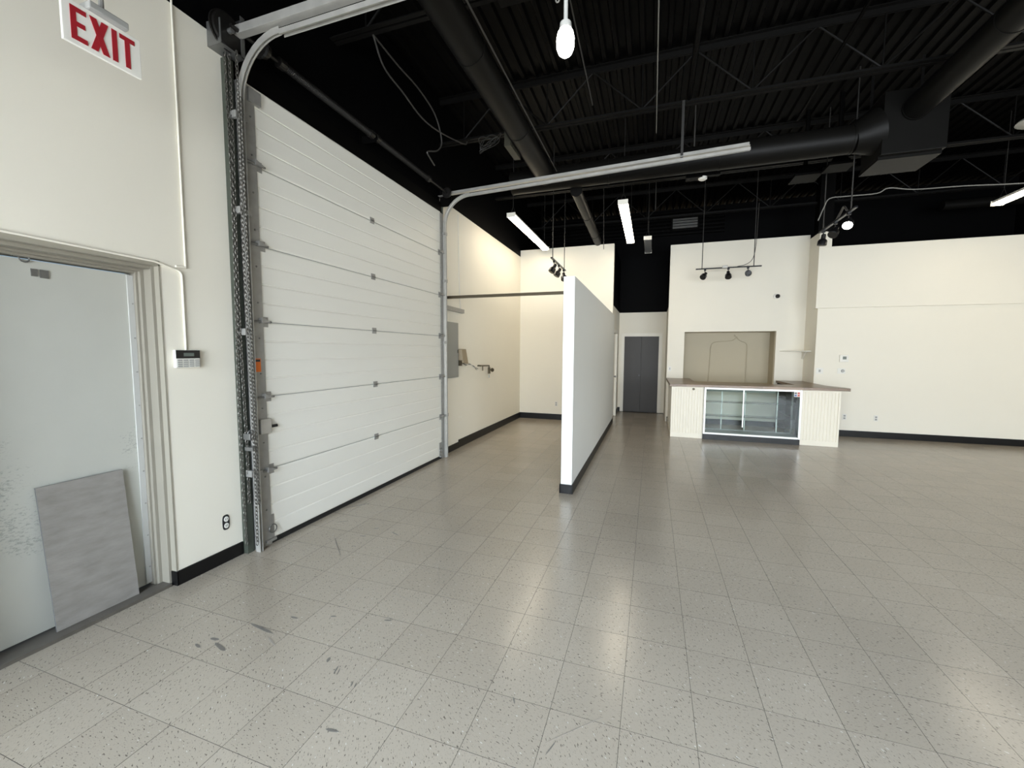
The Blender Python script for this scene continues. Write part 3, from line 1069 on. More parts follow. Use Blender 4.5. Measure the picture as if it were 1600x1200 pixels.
tr_near = track(2.410, 1, 'galvanised door track on the near side, beside the keypad wall', 3.2, True)
tr_far = track(5.575, -1, 'galvanised door track on the far side, ending bright before the duct', 1.0, False)
MB().obox((0.27, 5.60, 4.62), (0.27, 5.60, 3.95), 0.030, 0.005, (0, 1, 0)).build('hanger_strap', WIRED, tr_far)
MB().obox((-0.55, 2.43, DECK), (-0.55, 2.43, 3.90), 0.035, 0.005, (0, 1, 0)).build('hanger_strap', WIRED, tr_near)
b = MB()
b.box(XG + 0.011, XG + 0.0125, 2.446, 2.496, 1.435, 1.54)
lb = b.build('warning_label', ORANGE, tr_near)
lb['label'] = 'orange warning label'
b = MB()
b.box(XG + 0.0125, XG + 0.013, 2.451, 2.491, 1.515, 1.533)
b.build('label_heading', PLASTICK, lb)

# painted jamb the hoist chain hangs along
b = MB()
b.box(XL, XL + 0.05, 2.335, 2.395, 0, 3.72)
struct(b.build('trim_4', GREEN, bevel=0.004), 'grey-green painted steel jamb left of the overhead door', 'jamb')
b = MB()
b.box(XL, XL + 0.05, 5.615, 5.635, 0, 3.72)
struct(b.build('trim_5', GREEN, bevel=0.003), 'dark painted jamb right of the overhead door', 'jamb')

# chain hoist
ho = thing('chain_hoist', (-2.93, 2.35, 3.75), 'chain hoist box with long hand chains at top of near track', 'hoist')
b = MB()
b.box(XL, -2.90, 2.245, 2.25, 3.735, 3.90)
b.box(XL, -2.90, 2.43, 2.436, 3.735, 4.02)
b.box(-2.904, -2.90, 2.40, 2.436, 3.735, 4.02)
b.box(XL, -2.90, 2.25, 2.436, 3.735, 3.741)
b.build('bracket_plate', ZINC, ho)
b = MB()
b.disc_stack((-2.955, 2.32, 3.86), (1, 0, 0), [(0, 0.11), (0.008, 0.12), (0.014, 0.095), (0.03, 0.095), (0.036, 0.12), (0.044, 0.11)], 24)
for k in range(24):
    a = 2 * PI * k / 24
    c, s_ = math.cos(a), math.sin(a)
    b.obox((-2.933, 2.32 + 0.10 * c, 3.86 + 0.10 * s_), (-2.933, 2.32 + 0.128 * c, 3.86 + 0.128 * s_), 0.030, 0.012, (1, 0, 0))
b.build('sprocket', SPRING, ho)
MB().tube([(-2.96, 2.32, 3.86), (-2.88, 2.32, 3.86)], 0.018, 12).build('sprocket_axle', ZINC, ho)


def chain(x, y_of_z, z0, z1, nm):
    b = MB()
    n = int((z1 - z0) / 0.030)
    for k in range(n):
        z = z0 + 0.030 * k
        y = y_of_z(z)
        pts = []
        for q in range(8):
            a = 2 * PI * q / 8
            u, v = 0.010 * math.cos(a), 0.021 * math.sin(a)
            pts.append((x + (u if k % 2 else 0), y + (0 if k % 2 else u), z + v))
        pts.append(pts[0])
        b.tube(pts, 0.0034, 4, caps=False)
    o = b.build(nm, CHAIN, ho)
    return tag(o, kind='stuff')


chain(-2.970, lambda z: 2.322 - 0.012 * math.sin(z * 1.7), 0.10, 3.80, 'hand_chain')
chain(-2.962, lambda z: 2.345 + 0.008 * math.sin(z * 2.3), 0.42, 3.80, 'hand_chain')
chain(-2.889, lambda z: 2.345 + 0.006 * math.sin(z * 2.0), 0.10, 3.78, 'hand_chain')
chain(-2.886, lambda z: 2.368 + 0.005 * math.sin(z * 1.4 + 1), 0.42, 3.45, 'hand_chain')
b = MB()
b.box(-2.975, -2.905, 2.335, 2.385, 0.915, 0.965)
b.tube(arc((-2.925, 2.360, 0.965), 0.024, 0, 180, 8, 'yz'), 0.006, 6)
b.build('padlock', ZINC, ho, bevel=0.003)
b = MB()
b.box(-2.965, -2.885, 2.335, 2.385, 0.83, 0.86)
b.build('chain_keeper', ZINC, ho, bevel=0.002)

# torsion shaft
ts = thing('torsion_shaft', (-2.85, 3.9, 3.86), 'dark torsion spring shaft above the overhead door', 'shaft')
MB().tube([(-2.87, 2.30, 3.88), (-2.87, 5.62, 3.88)], 0.014, 10).build('shaft_bar', SPRING, ts, smooth=True)
for ya_, yb_ in ((2.72, 3.84), (3.94, 5.02)):
    b = MB()
    pts, rs = [], []
    n = 170
    for k in range(n + 1):
        pts.append((-2.87, ya_ + (yb_ - ya_) * k / n, 3.88))
        rs.append(0.034 if k % 2 else 0.030)
    b.tube(pts, rs, 12)
    sp = b.build('torsion_spring', SPRING, ts, smooth=True)
    for e in (ya_, yb_):
        MB().tube([(-2.87, e - 0.03, 3.88), (-2.87, e + 0.03, 3.88)], 0.040, 12).build('spring_cone', SPRING, sp)
b = MB()
b.box(XL, -3.024, 3.85, 3.93, 3.80, 4.06)
b.box(XL, -2.84, 3.885, 3.893, 3.82, 3.90)
b.build('centre_bracket', BLACKMETAL, ts)
for yd in (2.56, 5.56):
    MB().disc_stack((-2.87, yd - 0.03, 3.88), (0, 1, 0), [(0, 0.065), (0.012, 0.075), (0.016, 0.06), (0.045, 0.055), (0.06, 0.05)], 20).build('cable_drum', SPRING, ts)
b = MB()
b.box(XL, -2.84, 5.625, 5.632, 3.72, 3.96)
b.build('end_bracket', BLACKMETAL, ts)

# ------------------------------------------------------------------ alcove services
ep = thing('electrical_panel', (XL, 5.95, 1.19), 'tall grey electrical panel just right of the overhead door', 'panel')
b = MB(); b.box(XL, XL + 0.03, 5.725, 6.165, 1.185, 2.065); b.build('cabinet', PANELG, ep, bevel=0.004)
b = MB(); b.box(XL + 0.03, XL + 0.038, 5.75, 6.145, 1.205, 2.045); dd = b.build('panel_door', PANELG, ep, bevel=0.002)
b = MB(); b.box(XL + 0.038, XL + 0.044, 6.11, 6.128, 1.58, 1.63); b.build('latch', PLASTICK, dd)
jb = thing('control_box', (XL, 6.27, 1.39), 'small weathered tan box with loose wires beside the electrical panel', 'box')
b = MB()
b._add([(XL, 6.20, 1.42), (XL, 6.42, 1.40), (XL, 6.37, 1.645), (XL, 6.19, 1.645), (XL + 0.09, 6.22, 1.42), (XL + 0.09, 6.42, 1.40), (XL + 0.07, 6.37, 1.645), (XL + 0.07, 6.20, 1.645)],
       [(0, 1, 2, 3), (4, 5, 6, 7), (0, 1, 5, 4), (1, 2, 6, 5), (2, 3, 7, 6), (3, 0, 4, 7)])
b.build('box_body', WOODBOX, jb, bevel=0.003)
b = MB(); b.box(XL, XL + 0.07, 6.165, 6.215, 1.37, 1.46); b.build('conduit_elbow', BRASS, jb)
for dz, mm, ye in ((0, WIREK, 6.92), (-0.015, WIREW, 6.98), (0.012, WIREW, 6.90), (0.004, WIREK, 6.85)):
    MB().tube(smooth_path([(XL + 0.04, 6.30, 1.41 + dz), (XL + 0.03, 6.45, 1.375 + dz), (XL + 0.02, 6.62, 1.385 - dz), (XL + 0.03, 6.78, 1.34 + dz), (XL + 0.05, ye, 1.29 - dz * 2)], 4), 0.006, 6).build('loose_wire', mm, jb, smooth=True)
pv = thing('pipe_valve', (XL, 7.35, 1.18), 'dark brass pipe with a shut-off valve on the alcove wall', 'valve')
MB().tube([(XL, 7.02, 1.345), (XL + 0.05, 7.02, 1.345), (XL + 0.05, 7.46, 1.335), (XL + 0.05, 7.46, 1.19)], 0.014, 8).build('pipe', BRASS, pv)
MB().tube([(XL + 0.05, 7.14, 1.34), (XL + 0.05, 7.14, 1.25)], 0.012, 8).build('branch_pipe', BRASS, pv)
MB().tube([(XL + 0.05, 7.46, 1.30), (XL + 0.05, 7.46, 1.18)], 0.026, 10).build('valve_body', BRASS, pv)
MB().tube([(XL + 0.05, 7.46, 1.255), (XL + 0.05, 7.62, 1.245)], 0.012, 8).build('valve_stem', BRASS, pv)
MB().disc_stack((XL + 0.05, 7.61, 1.245), (0, 1, 0), [(0, 0.03), (0.02, 0.04), (0.04, 0.03)], 12).build('hand_wheel', BRASS, pv)
MB().tube([(XL + 0.05, 7.46, 1.16), (XL + 0.05, 7.46, 1.10)], 0.012, 8).build('spout', PLASTICG, pv)
b = MB()
b.obox((XL + 0.05, 5.66, 2.275), (XL + 0.05, 6.34, 2.265), 0.012, 0.06, (0, 0, 1))
b.obox((XL + 0.025, 5.66, 2.245), (XL + 0.025, 6.34, 2.238), 0.05, 0.006, (0, 0, 1))
tag(b.build('rail_stub', GALVD), 'short grey rail fixed to the wall above the electrical panel', 'rail')
b = MB()
b.box(XL, -0.945, 5.71, 5.745, 2.40, 2.44)
tag(b.build('brace_bar', BRASS), 'thin dark bar from the alcove wall to the partition top', 'bar')
b = MB()
b.tube(smooth_path([(XL + 0.008, 6.22, 3.80), (XL + 0.008, 6.235, 3.2), (XL + 0.008, 6.25, 2.7), (XL + 0.008, 6.29, 2.30)], 4), 0.006, 6)
tag(b.build('wall_cable', WIREW, smooth=True), 'thin white cable down the alcove wall right of the overhead door', 'cable')
b = MB()
for (yy, zz) in ((6.22, 0.50), (6.30, 0.49), (6.36, 0.44), (6.24, 0.40)):
    b.box(XL, XL + 0.002, yy, yy + 0.035, zz, zz + 0.03)
tag(b.build('filler_patch', TRIMW), 'small white filler dabs low on the alcove wall', 'patch')

# ------------------------------------------------------------------ passage doors
d3 = thing('door_3', (-0.276, YH, 0), 'charcoal double door at the end of the passage', 'door', None, 'structure')
b = MB(); b.box(-0.714, 0.162, YH + 0.03, YH + 0.05, 0, 2.027); b.build('leak_blocker', PLASTICK, d3)  # added dark sheet behind the leaves, blocks light leaking through their gap
for x0, x1 in ((-0.708, -0.278), (-0.275, 0.156)):
    b = MB(); b.box(x0, x1, YH - 0.01, YH + 0.03, 0.012, 2.02)
    lf = b.build('door_leaf', CHARCOAL, d3, bevel=0.002)
MB().disc_stack((-0.31, YH - 0.01, 1.0), (0, -1, 0), [(0, 0.02), (0.02, 0.012), (0.03, 0.024), (0.05, 0.02)], 14).build('door_knob', PLASTICK, lf)
for (x0, x1, z0_, z1_) in ((-0.800, -0.714, 0, 2.11), (0.162, 0.248, 0, 2.11), (-0.714, 0.162, 2.027, 2.11)):
    b = MB(); b.box(x0, x1, YH - 0.018, YH, z0_, z1_)
    b.build('casing', TRIMW, d3, bevel=0.003)
d4 = thing('door_4', (-0.86, 10.26, 0), 'white door seen edge-on in the left passage wall', 'door', None, 'structure')
b = MB(); b.box(-0.93, -0.89, 9.81, 10.71, 0.01, 2.05); lf = b.build('door_leaf', TRIMW, d4)
for (y0_, y1_, z0_, z1_) in ((9.72, 9.80, 0, 2.14), (10.72, 10.80, 0, 2.14), (9.80, 10.72, 2.06, 2.14)):
    b = MB(); b.box(-0.86, -0.835, y0_, y1_, z0_, z1_)
    b.build('casing', TRIMW, d4, bevel=0.003)
MB().disc_stack((-0.89, 10.62, 1.0), (1, 0, 0), [(0, 0.02), (0.02, 0.012), (0.03, 0.026), (0.05, 0.02)], 14).build('door_knob', ZINC, lf)

# ------------------------------------------------------------------ counter
YC = 8.42
CT0, CT1 = 0.972, 1.018
ct = thing('counter_base', (1.7, 8.7, 0), 'cream beadboard counter base around the glass display case', 'counter')


def bead(x0, x1, y, z0, z1, axis='x'):
    """grooved boards; axis x: faces -Y, runs along X; axis y: faces -X, runs along Y"""
    b = MB()
    p = 0.048
    n = max(1, int(round((x1 - x0) / p)))
    p = (x1 - x0) / n
    prof = []
    for k in range(n):
        u = x0 + k * p
        prof += [(u, 0.007), (u + 0.004, 0.0), (u + p - 0.011, 0.0), (u + p - 0.006, 0.007)]
    prof.append((x1, 0.004))
    prof = [(u, y + v) for u, v in prof] + [(x1, y + 0.018), (x0, y + 0.018)]
    if axis == 'y':
        prof = [(v, u) for u, v in prof]
    b.prism(prof, 'z', z0, z1)
    return b


bead(0.40, 0.925, YC, 0.09, 0.955).build('beadboard_panel', BEAD, ct)
bead(2.495, 3.03, YC, 0.09, 0.955).build('beadboard_panel', BEAD, ct)
bead(8.44, YN - 0.02, 0.382, 0.09, 0.955, 'y').build('beadboard_panel', BEAD, ct)
for (x0, x1, y0_, y1_, z0_, z1_) in ((0.372, 0.935, YC - 0.008, YC + 0.002, 0, 0.09), (2.485, 3.06, YC - 0.008, YC + 0.002, 0, 0.09),
                                    (0.370, 0.380, YC, YN - 0.02, 0, 0.09), (0.372, 0.40, YC - 0.008, YC + 0.02, 0.09, 0.972),
                                    (3.03, 3.06, YC - 0.008, YC + 0.02, 0.09, 0.972), (0.40, 0.935, YC - 0.004, YC, 0.93, 0.972), (2.485, 3.03, YC - 0.004, YC, 0.93, 0.972),
                                    (0.915, 0.935, YC - 0.006, YC + 0.02, 0.09, 0.93)):
    b = MB(); b.box(x0, x1, y0_, y1_, z0_, z1_)
    b.build('trim_board', BEAD, ct, bevel=0.002)
b = MB()
b.box(0.40, 0.42, 8.44, YN - 0.02, 0, 0.97)
b.box(0.42, 0.90, 8.90, 8.92, 0, 0.97)
b.build('inner_panel', BEAD, ct)
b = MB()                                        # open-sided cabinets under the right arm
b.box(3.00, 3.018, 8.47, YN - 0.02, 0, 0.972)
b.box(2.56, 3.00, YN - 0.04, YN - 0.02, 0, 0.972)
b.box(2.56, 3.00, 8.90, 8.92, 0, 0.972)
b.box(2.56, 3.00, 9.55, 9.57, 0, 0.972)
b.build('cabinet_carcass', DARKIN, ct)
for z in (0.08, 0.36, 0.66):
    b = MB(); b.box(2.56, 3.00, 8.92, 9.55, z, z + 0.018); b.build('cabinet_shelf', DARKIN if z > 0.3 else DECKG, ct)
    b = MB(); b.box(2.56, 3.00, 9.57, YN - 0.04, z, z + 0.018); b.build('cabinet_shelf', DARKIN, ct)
MB().disc_stack((0.755, YC, 0.925), (0, -1, 0), [(0, 0.022), (0.008, 0.022), (0.010, 0.014)], 14).build('cord_grommet', BRASS, ct)
b = MB()
b.prism([(0.33, 8.31), (3.15, 8.31), (3.15, 8.55), (3.018, 8.93), (3.018, YN), (2.54, YN), (2.54, 8.97), (0.83, 8.97), (0.83, YN), (0.33, YN)], 'z', CT0, CT1)
tag(b.build('worktop', WORKTOP, bevel=0.004), 'brown plank-pattern worktop lying on the cream counter and case', 'worktop')

dc = thing('display_case', (1.70, 8.5, 0), 'white-framed glass display case set into the front of the counter', 'display case')
cx0, cx1, cy0, cy1, cz0, cz1 = 0.935, 2.485, 8.36, 8.86, 0.10, 0.968
b = MB(); b.box(cx0, cx1 - 0.002, cy0 + 0.012, cy1, 0, cz0); b.build('kick_plate', BASEB, dc)
b = MB()
fw = 0.034
for (x0, x1, z0_, z1_) in ((cx0, cx0 + fw, cz0, cz1), (cx1 - fw, cx1, cz0, cz1), (cx0 + fw, cx1 - fw, cz0, cz0 + fw), (cx0 + fw, cx1 - fw, cz1 - fw, cz1)):
    b.box(x0, x1, cy0, cy0 + 0.03, z0_, z1_)
b.build('front_frame', ALU, dc, bevel=0.004)
b = MB()
for (x0, x1) in ((cx0, cx0 + 0.025), (cx1 - 0.025, cx1)):
    b.box(x0, x1, cy1 - 0.025, cy1, cz0, cz1)
    b.box(x0, x1, cy0 + 0.03, cy1 - 0.025, cz0, cz0 + 0.02)
    b.box(x0, x1, cy0 + 0.03, cy1 - 0.025, cz1 - 0.02, cz1)
b.box(cx0, cx1, cy1 - 0.025, cy1, cz1 - 0.03, cz1)
b.box(cx0, cx1, cy1 - 0.025, cy1, cz0, cz0 + 0.03)
b.build('rear_frame', GALVD, dc)
xm = 1.585
for x0, x1 in ((cx0 + fw, xm - 0.001), (xm + 0.001, cx1 - fw)):
    b = MB(); b.box(x0, x1, cy0 + 0.012, cy0 + 0.018, cz0 + fw, cz1 - fw)
    b.build('glass_pane', GLASS, dc)
b = MB(); b.box(xm - 0.009, xm + 0.009, cy0 + 0.006, cy0 + 0.012, cz0 + 0.16, cz1 - fw)
b.build('joint_strip', ALU, dc)
b = MB(); b.box(cx0 + 0.005, cx1 - 0.005, cy0 + 0.03, cy1 - 0.026, cz0, cz0 + 0.02); b.build('deck', DECKG, dc)
for z in (0.42, 0.68):
    b = MB(); b.box(cx0 + 0.03, cx1 - 0.03, cy0 + 0.14, cy1 - 0.05, z, z + 0.006)
    b.build('glass_shelf', GLASS, dc)
for x in (1.30, 1.70, 2.23):
    b = MB(); b.box(x - 0.010, x + 0.010, cy1 - 0.045, cy1 - 0.026, cz0 + 0.02, cz1 - 0.02)
    b.build('shelf_standard', GALV, dc)
b = MB(); b.box(cx0 + 0.04, 2.20, cy1 - 0.05, cy1 - 0.03, 0.86, 0.91); b.build('rear_rail', DECKG, dc)
b = MB(); b.box(2.36, 2.455, cy0 + 0.010, cy0 + 0.0115, 0.845, 0.935); st_ = b.build('sticker', PLASTICW, dc)
for (dx, dz, mm) in ((0.008, 0.050, PLASTICK), (0.052, 0.050, REDP), (0.008, 0.010, HUBLUE), (0.052, 0.010, REDP)):
    b = MB(); b.box(2.36 + dx, 2.36 + dx + 0.034, cy0 + 0.0092, cy0 + 0.010, 0.845 + dz, 0.845 + dz + 0.030)
    b.build('sticker_print', mm, st_)

# corner shelf, camera, niche cable
cs = thing('corner_shelf', (2.85, YN, 1.62), 'small white corner shelf right of the tan recess', 'shelf')
b = MB(); b.prism([(2.58, YN), (3.02, YN), (3.02, YN - 0.42), (2.95, YN - 0.40)], 'z', 1.635, 1.655); b.build('shelf_board', TRIMW, cs, bevel=0.003)
b = MB(); b.prism([(YN, 1.635), (YN - 0.20, 1.635), (YN, 1.48)], 'x', 2.985, 3.018); b.build('bracket', TRIMW, cs)
sc = thing('security_camera', (2.46, YN, 2.80), 'small black dome security camera on the cream niche wall', 'camera')
MB().disc_stack((2.46, YN, 2.805), (0, -1, 0), [(0, 0.055), (0.03, 0.05), (0.035, 0.04)], 18).build('mount', PLASTICW, sc, smooth=True)
MB().disc_stack((2.475, YN - 0.035, 2.803), (0.35, -1, -0.1), [(0, 0.042), (0.03, 0.040), (0.045, 0.028), (0.05, 0.012)], 18).build('lens_ball', PLASTICK, sc, smooth=True)
nc = thing('recess_cable', (1.65, YN + 0.49, 1.9), 'beige looped cable run on the back of the tan recess', 'cable')
yy = YN + 0.485
for pts in ([(1.85, yy, 1.99), (1.80, yy, 1.93), (1.72, yy, 1.88), (1.50, yy, 1.865), (1.36, yy, 1.84), (1.30, yy, 1.74), (1.29, yy, 1.40), (1.27, yy, 0.93)],
            [(1.82, yy, 1.99), (1.86, yy, 1.92), (1.93, yy, 1.87), (2.02, yy, 1.83), (2.05, yy, 1.74), (2.05, yy, 1.40), (2.05, yy, 0.93)]):
    MB().tube(smooth_path(pts, 5), 0.009, 6).build('cable_leg', TAN, nc, smooth=True)
b = MB(); b.box(1.79, 1.88, yy - 0.02, yy + 0.014, 1.98, 2.02); b.build('clip', TAN, nc)

# ------------------------------------------------------------------ strip lights
LZ = 3.90


def make_strip(name, label, length, lens, x, ya, top=4.6):
    o = thing(name, (x, ya, LZ), label, 'light')
    L_ = length
    b = MB()
    b.prism([(x - 0.062, LZ + 0.070), (x + 0.062, LZ + 0.070), (x + 0.072, LZ + 0.030), (x - 0.072, LZ + 0.030)], 'y', ya, ya + L_)
    b.build('housing', TRIMW, o)
    prof = [(x - 0.074, LZ + 0.030), (x - 0.070, LZ + 0.008), (x - 0.050, LZ), (x + 0.050, LZ), (x + 0.070, LZ + 0.008), (x + 0.074, LZ + 0.030)]
    segs = [(ya + 0.01, ya + L_ - 0.01)] if L_ < 1.5 else [(ya + 0.01, ya + L_ / 2 - 0.003), (ya + L_ / 2 + 0.003, ya + L_ - 0.01)]
    for a, c in segs:
        b = MB(); b.prism(prof, 'y', a, c); b.build('diffuser', lens, o)
    for a, c in ((ya - 0.006, ya + 0.008), (ya + L_ - 0.008, ya + L_ + 0.006)):
        b = MB(); b.box(x - 0.078, x + 0.078, a, c, LZ - 0.003, LZ + 0.074); b.build('end_cap', TRIMW, o, bevel=0.004)
    for yv in (ya + 0.12, ya + L_ - 0.12):
        b = MB()
        b.tube([(x - 0.05, yv, LZ + 0.07), (x, yv, LZ + 0.22), (x + 0.05, yv, LZ + 0.07)], 0.004, 5)
        b.tube([(x, yv, LZ + 0.22), (x, yv, DECK)], 0.0045, 5)
        b.build('hanger_wire', WIRED, o)
    return o


make_strip('strip_light', 'lit strip light hanging over the alcove at the left', 2.44, LENS, -2.355, 6.90)
make_strip('strip_light', 'lit strip light hanging before the dark passage opening', 2.44, LENS, -0.50, 6.85)
make_strip('strip_light', 'lit strip light at the right edge, high before the back wall', 2.44, LENS, 5.00, 6.24)
make_strip('strip_light', 'small unlit strip light in the dark over the passage', 1.22, LENSOFF, -0.155, 9.10)

# pendant jar lamp
pl = thing('pendant_lamp', (-0.59, 2.80, 3.52), 'bright glass jar lamp on a white stem, top centre', 'lamp')
pc = Vector((-0.59, 2.80, 3.60))
MB().disc_stack(pc + Vector((0, 0, 0.075)), (0, 0, -1), [(0, 0.036), (0.02, 0.050), (0.06, 0.058), (0.11, 0.056), (0.145, 0.042), (0.165, 0.018)], 20).build('glass_jar', BULB, pl, smooth=True)
MB().disc_stack(pc + Vector((0, 0, 0.125)), (0, 0, -1), [(0, 0.022), (0.01, 0.036), (0.05, 0.040)], 16).build('lamp_cap', LIGHTG, pl, smooth=True)
MB().tube([pc + Vector((0, 0, 0.12)), (pc.x, pc.y, DECK)], 0.0135, 10).build('stem', LIGHTG, pl)
b = MB()
zt = pc.z + 0.36
pts = [(pc.x - 0.05, pc.y, DECK), (pc.x - 0.055, pc.y, pc.z + 0.30)]
b.tube(pts, 0.003, 5)
b.tube([(pc.x - 0.055 + 0.012 * math.cos(a), pc.y, pc.z + 0.275 + 0.022 * math.sin(a)) for a in [k * PI / 5 for k in range(11)]], 0.005, 5)
b.build('pull_chain', WIREG, pl)


# ------------------------------------------------------------------ track lights
def head(o, p, aim, lit=False, scale=1.0):
    p = Vector(p)
    aim = Vector(aim).normalized()
    s = scale
    k = p + Vector((0, 0, -0.11 * s))
    b = MB()
    b.box(p.x - 0.02, p.x + 0.02, p.y - 0.02, p.y + 0.02, p.z - 0.030, p.z)
    b.tube([p, k], 0.008 * s, 8)
    hb = b.build('lamp_arm', PLASTICK, o)
    b = MB()
    b.disc_stack(k - aim * 0.06 * s, aim, [(0, 0.020 * s), (0.01, 0.030 * s), (0.07 * s, 0.032 * s), (0.085 * s, 0.050 * s), (0.10 * s, 0.060 * s), (0.165 * s, 0.062 * s), (0.168 * s, 0.056 * s)], 18)
    h = b.build('lamp_head', PLASTICK, o, smooth=True)
    MB().disc_stack(k + aim * 0.109 * s, aim, [(0, 0.055 * s), (0.003, 0.05 * s)], 18).build('lamp_face', SPOTE if lit else LAMPOFF, h)


def track_light(loc, axis, length, label, heads, rods, lit=None):
    x, y, z = loc
    o = thing('track_light', loc, label, 'track light')
    b = MB()
    if axis == 'y':
        b.box(x - 0.018, x + 0.018, y, y + length, z, z + 0.022)
    else:
        b.box(x, x + length, y - 0.018, y + 0.018, z, z + 0.022)
    b.build('track_rail', PLASTICK, o)
    P = lambda t: Vector((x, y + t, z)) if axis == 'y' else Vector((x + t, y, z))
    for n, (t, aim) in enumerate(heads):
        head(o, P(t), aim, lit == n)
    for t in rods:
        q = P(t)
        MB().tube([q + Vector((0, 0, 0.02)), (q.x, q.y, DECK)], 0.008, 6).build('hanging_rod', WIRED, o)
    return o


t1 = track_light((-1.72, 7.24, 3.24), 'y', 1.22, 'black track light with small heads over the alcove behind the partition', [(0.22, (-0.5, -0.3, -1)), (0.62, (-0.5, -0.3, -1)), (1.08, (0.2, -0.5, -1))], (0.10, 1.12))
t2 = track_light((0.82, 9.68, 3.345), 'x', 1.22, 'black three-head track light before the niche wall', [(0.18, (-0.55, -0.75, -0.75)), (0.62, (-0.05, -0.6, -0.9)), (0.98, (-0.1, -0.95, -0.3))], (0.12, 1.08))
b = MB(); b.box(1.32, 1.42, 9.64, 9.72, 3.345, 3.40); b.build('power_feed', GALV, t2, bevel=0.004)
MB().tube(smooth_path([(1.60, 9.68, 3.37), (1.75, 9.68, 3.40), (1.87, 9.68, 3.50), (1.92, 9.68, 3.75), (1.935, 9.68, 4.2), (1.94, 9.68, 4.6)], 5), 0.006, 6).build('feed_cable', WIREK, t2, smooth=True)
t3 = track_light((2.40, 6.53, 3.45), 'y', 1.22, 'black three-head track light above the counter, nearest head lit', [(0.20, (-0.35, -0.75, -0.75)), (0.62, (-0.5, -0.6, -0.8)), (1.06, (-0.1, 0.1, -1))], (0.15, 1.08), lit=0)
MB().tube(smooth_path([(2.40, 7.15, 3.46), (2.42, 7.05, 3.56), (2.40, 6.9, 3.58), (2.40, 6.8, 3.50)], 5), 0.014, 6).build('feed_cable', WIREK, t3, smooth=True)

# ------------------------------------------------------------------ ducts
def ringed(b, p0, p1, r, step=1.2):
    p0, p1 = Vector(p0), Vector(p1)
    L_ = (p1 - p0).length
    n = max(1, int(L_ / step))
    b.tube([p0, p1], r, 28)
    for k in range(n + 1):
        c = p0.lerp(p1, k / n)
        d = (p1 - p0).normalized() * 0.012
        b.tube([c - d, c + d], r + 0.005, 28)


b = MB()
ringed(b, (-1.59, -1.9, 4.24), (-1.59, 6.25, 4.24), 0.138)
dy = tag(b.build('round_duct', DUCT, smooth=True), 'long black round duct running towards the back at left', 'duct')
b = MB()
ringed(b, (-2.15, 6.40, 4.24), (2.25, 6.40, 4.24), 0.165)
b.tube([(2.25, 6.40, 4.24), (2.49, 6.42, 4.30)], [0.165, 0.27], 28)
tag(b.build('round_duct', DUCT, smooth=True), 'black round duct crossing behind the far door track', 'duct')
b = MB()
ringed(b, (2.80, -1.9, 4.43), (2.80, 6.215, 4.43), 0.135)
tag(b.build('round_duct', DUCT, smooth=True), 'black round duct coming from the square plenum to the upper right', 'duct')
b = MB()
ringed(b, (-1.17, 6.52, 4.06), (-1.23, 10.2, 4.06), 0.085)
tag(b.build('round_duct', DUCT, smooth=True), 'thin black round duct beyond the crossing duct, over the alcove', 'duct')
b = MB()
ringed(b, (5.35, 10.7, 4.52), (XR, 10.7, 4.52), 0.09)
tag(b.build('round_duct', DUCT, smooth=True), 'black round duct in the dark above the right back wall', 'duct')
b = MB()
b._add([(2.50, 6.23, 3.95), (3.11, 6.23, 3.95), (3.11, 6.76, 3.95), (2.50, 6.76, 3.95), (2.50, 6.23, 4.66), (3.11, 6.23, 4.66), (3.11, 6.76, 4.66), (2.50, 6.76, 4.66)],
       [(0, 1, 2, 3), (4, 5, 6, 7), (0, 1, 5, 4), (1, 2, 6, 5), (2, 3, 7, 6), (3, 0, 4, 7)])
pb = thing('duct_plenum', (2.8, 6.5, 3.95), 'square black duct plenum at the upper right', 'plenum')
b.build('plenum_box', DUCT, pb, bevel=0.006)
b = MB(); b.box(2.50, 3.10, 6.30, 6.80, 3.915, 3.95); b.build('bottom_flange', DUCT, pb)
for xx in (2.55, 3.05):
    MB().obox((xx, 6.70, 4.60), (xx, 6.70, DECK + 0.02), 0.03, 0.006, (0, 1, 0)).build('hanger_strap', JOISTM, pb)


def cone(loc, w, label):
    x, y, z = loc
    o = thing('air_diffuser', loc, label, 'diffuser')
    b = MB()
    a, c = w / 2, w / 6
    b._add([(x - a, y - a, z), (x + a, y - a, z), (x + a, y + a, z), (x - a, y + a, z), (x - c, y - c, z + w * 0.55), (x + c, y - c, z + w * 0.55), (x + c, y + c, z + w * 0.55), (x - c, y + c, z + w * 0.55)],
           [(0, 1, 2, 3), (4, 5, 6, 7), (0, 1, 5, 4), (1, 2, 6, 5), (2, 3, 7, 6), (3, 0, 4, 7)])
    b.build('hood', BLACKMETAL, o)
    b = MB()
    a += 0.025
    b.box(x - a, x + a, y - a, y + a, z - 0.03, z)
    b.build('rim', BLACKMETAL, o)
    MB().tube([(x, y, z + w * 0.5), (x, y, DECK)], 0.03, 10).build('neck', BLACKMETAL, o)


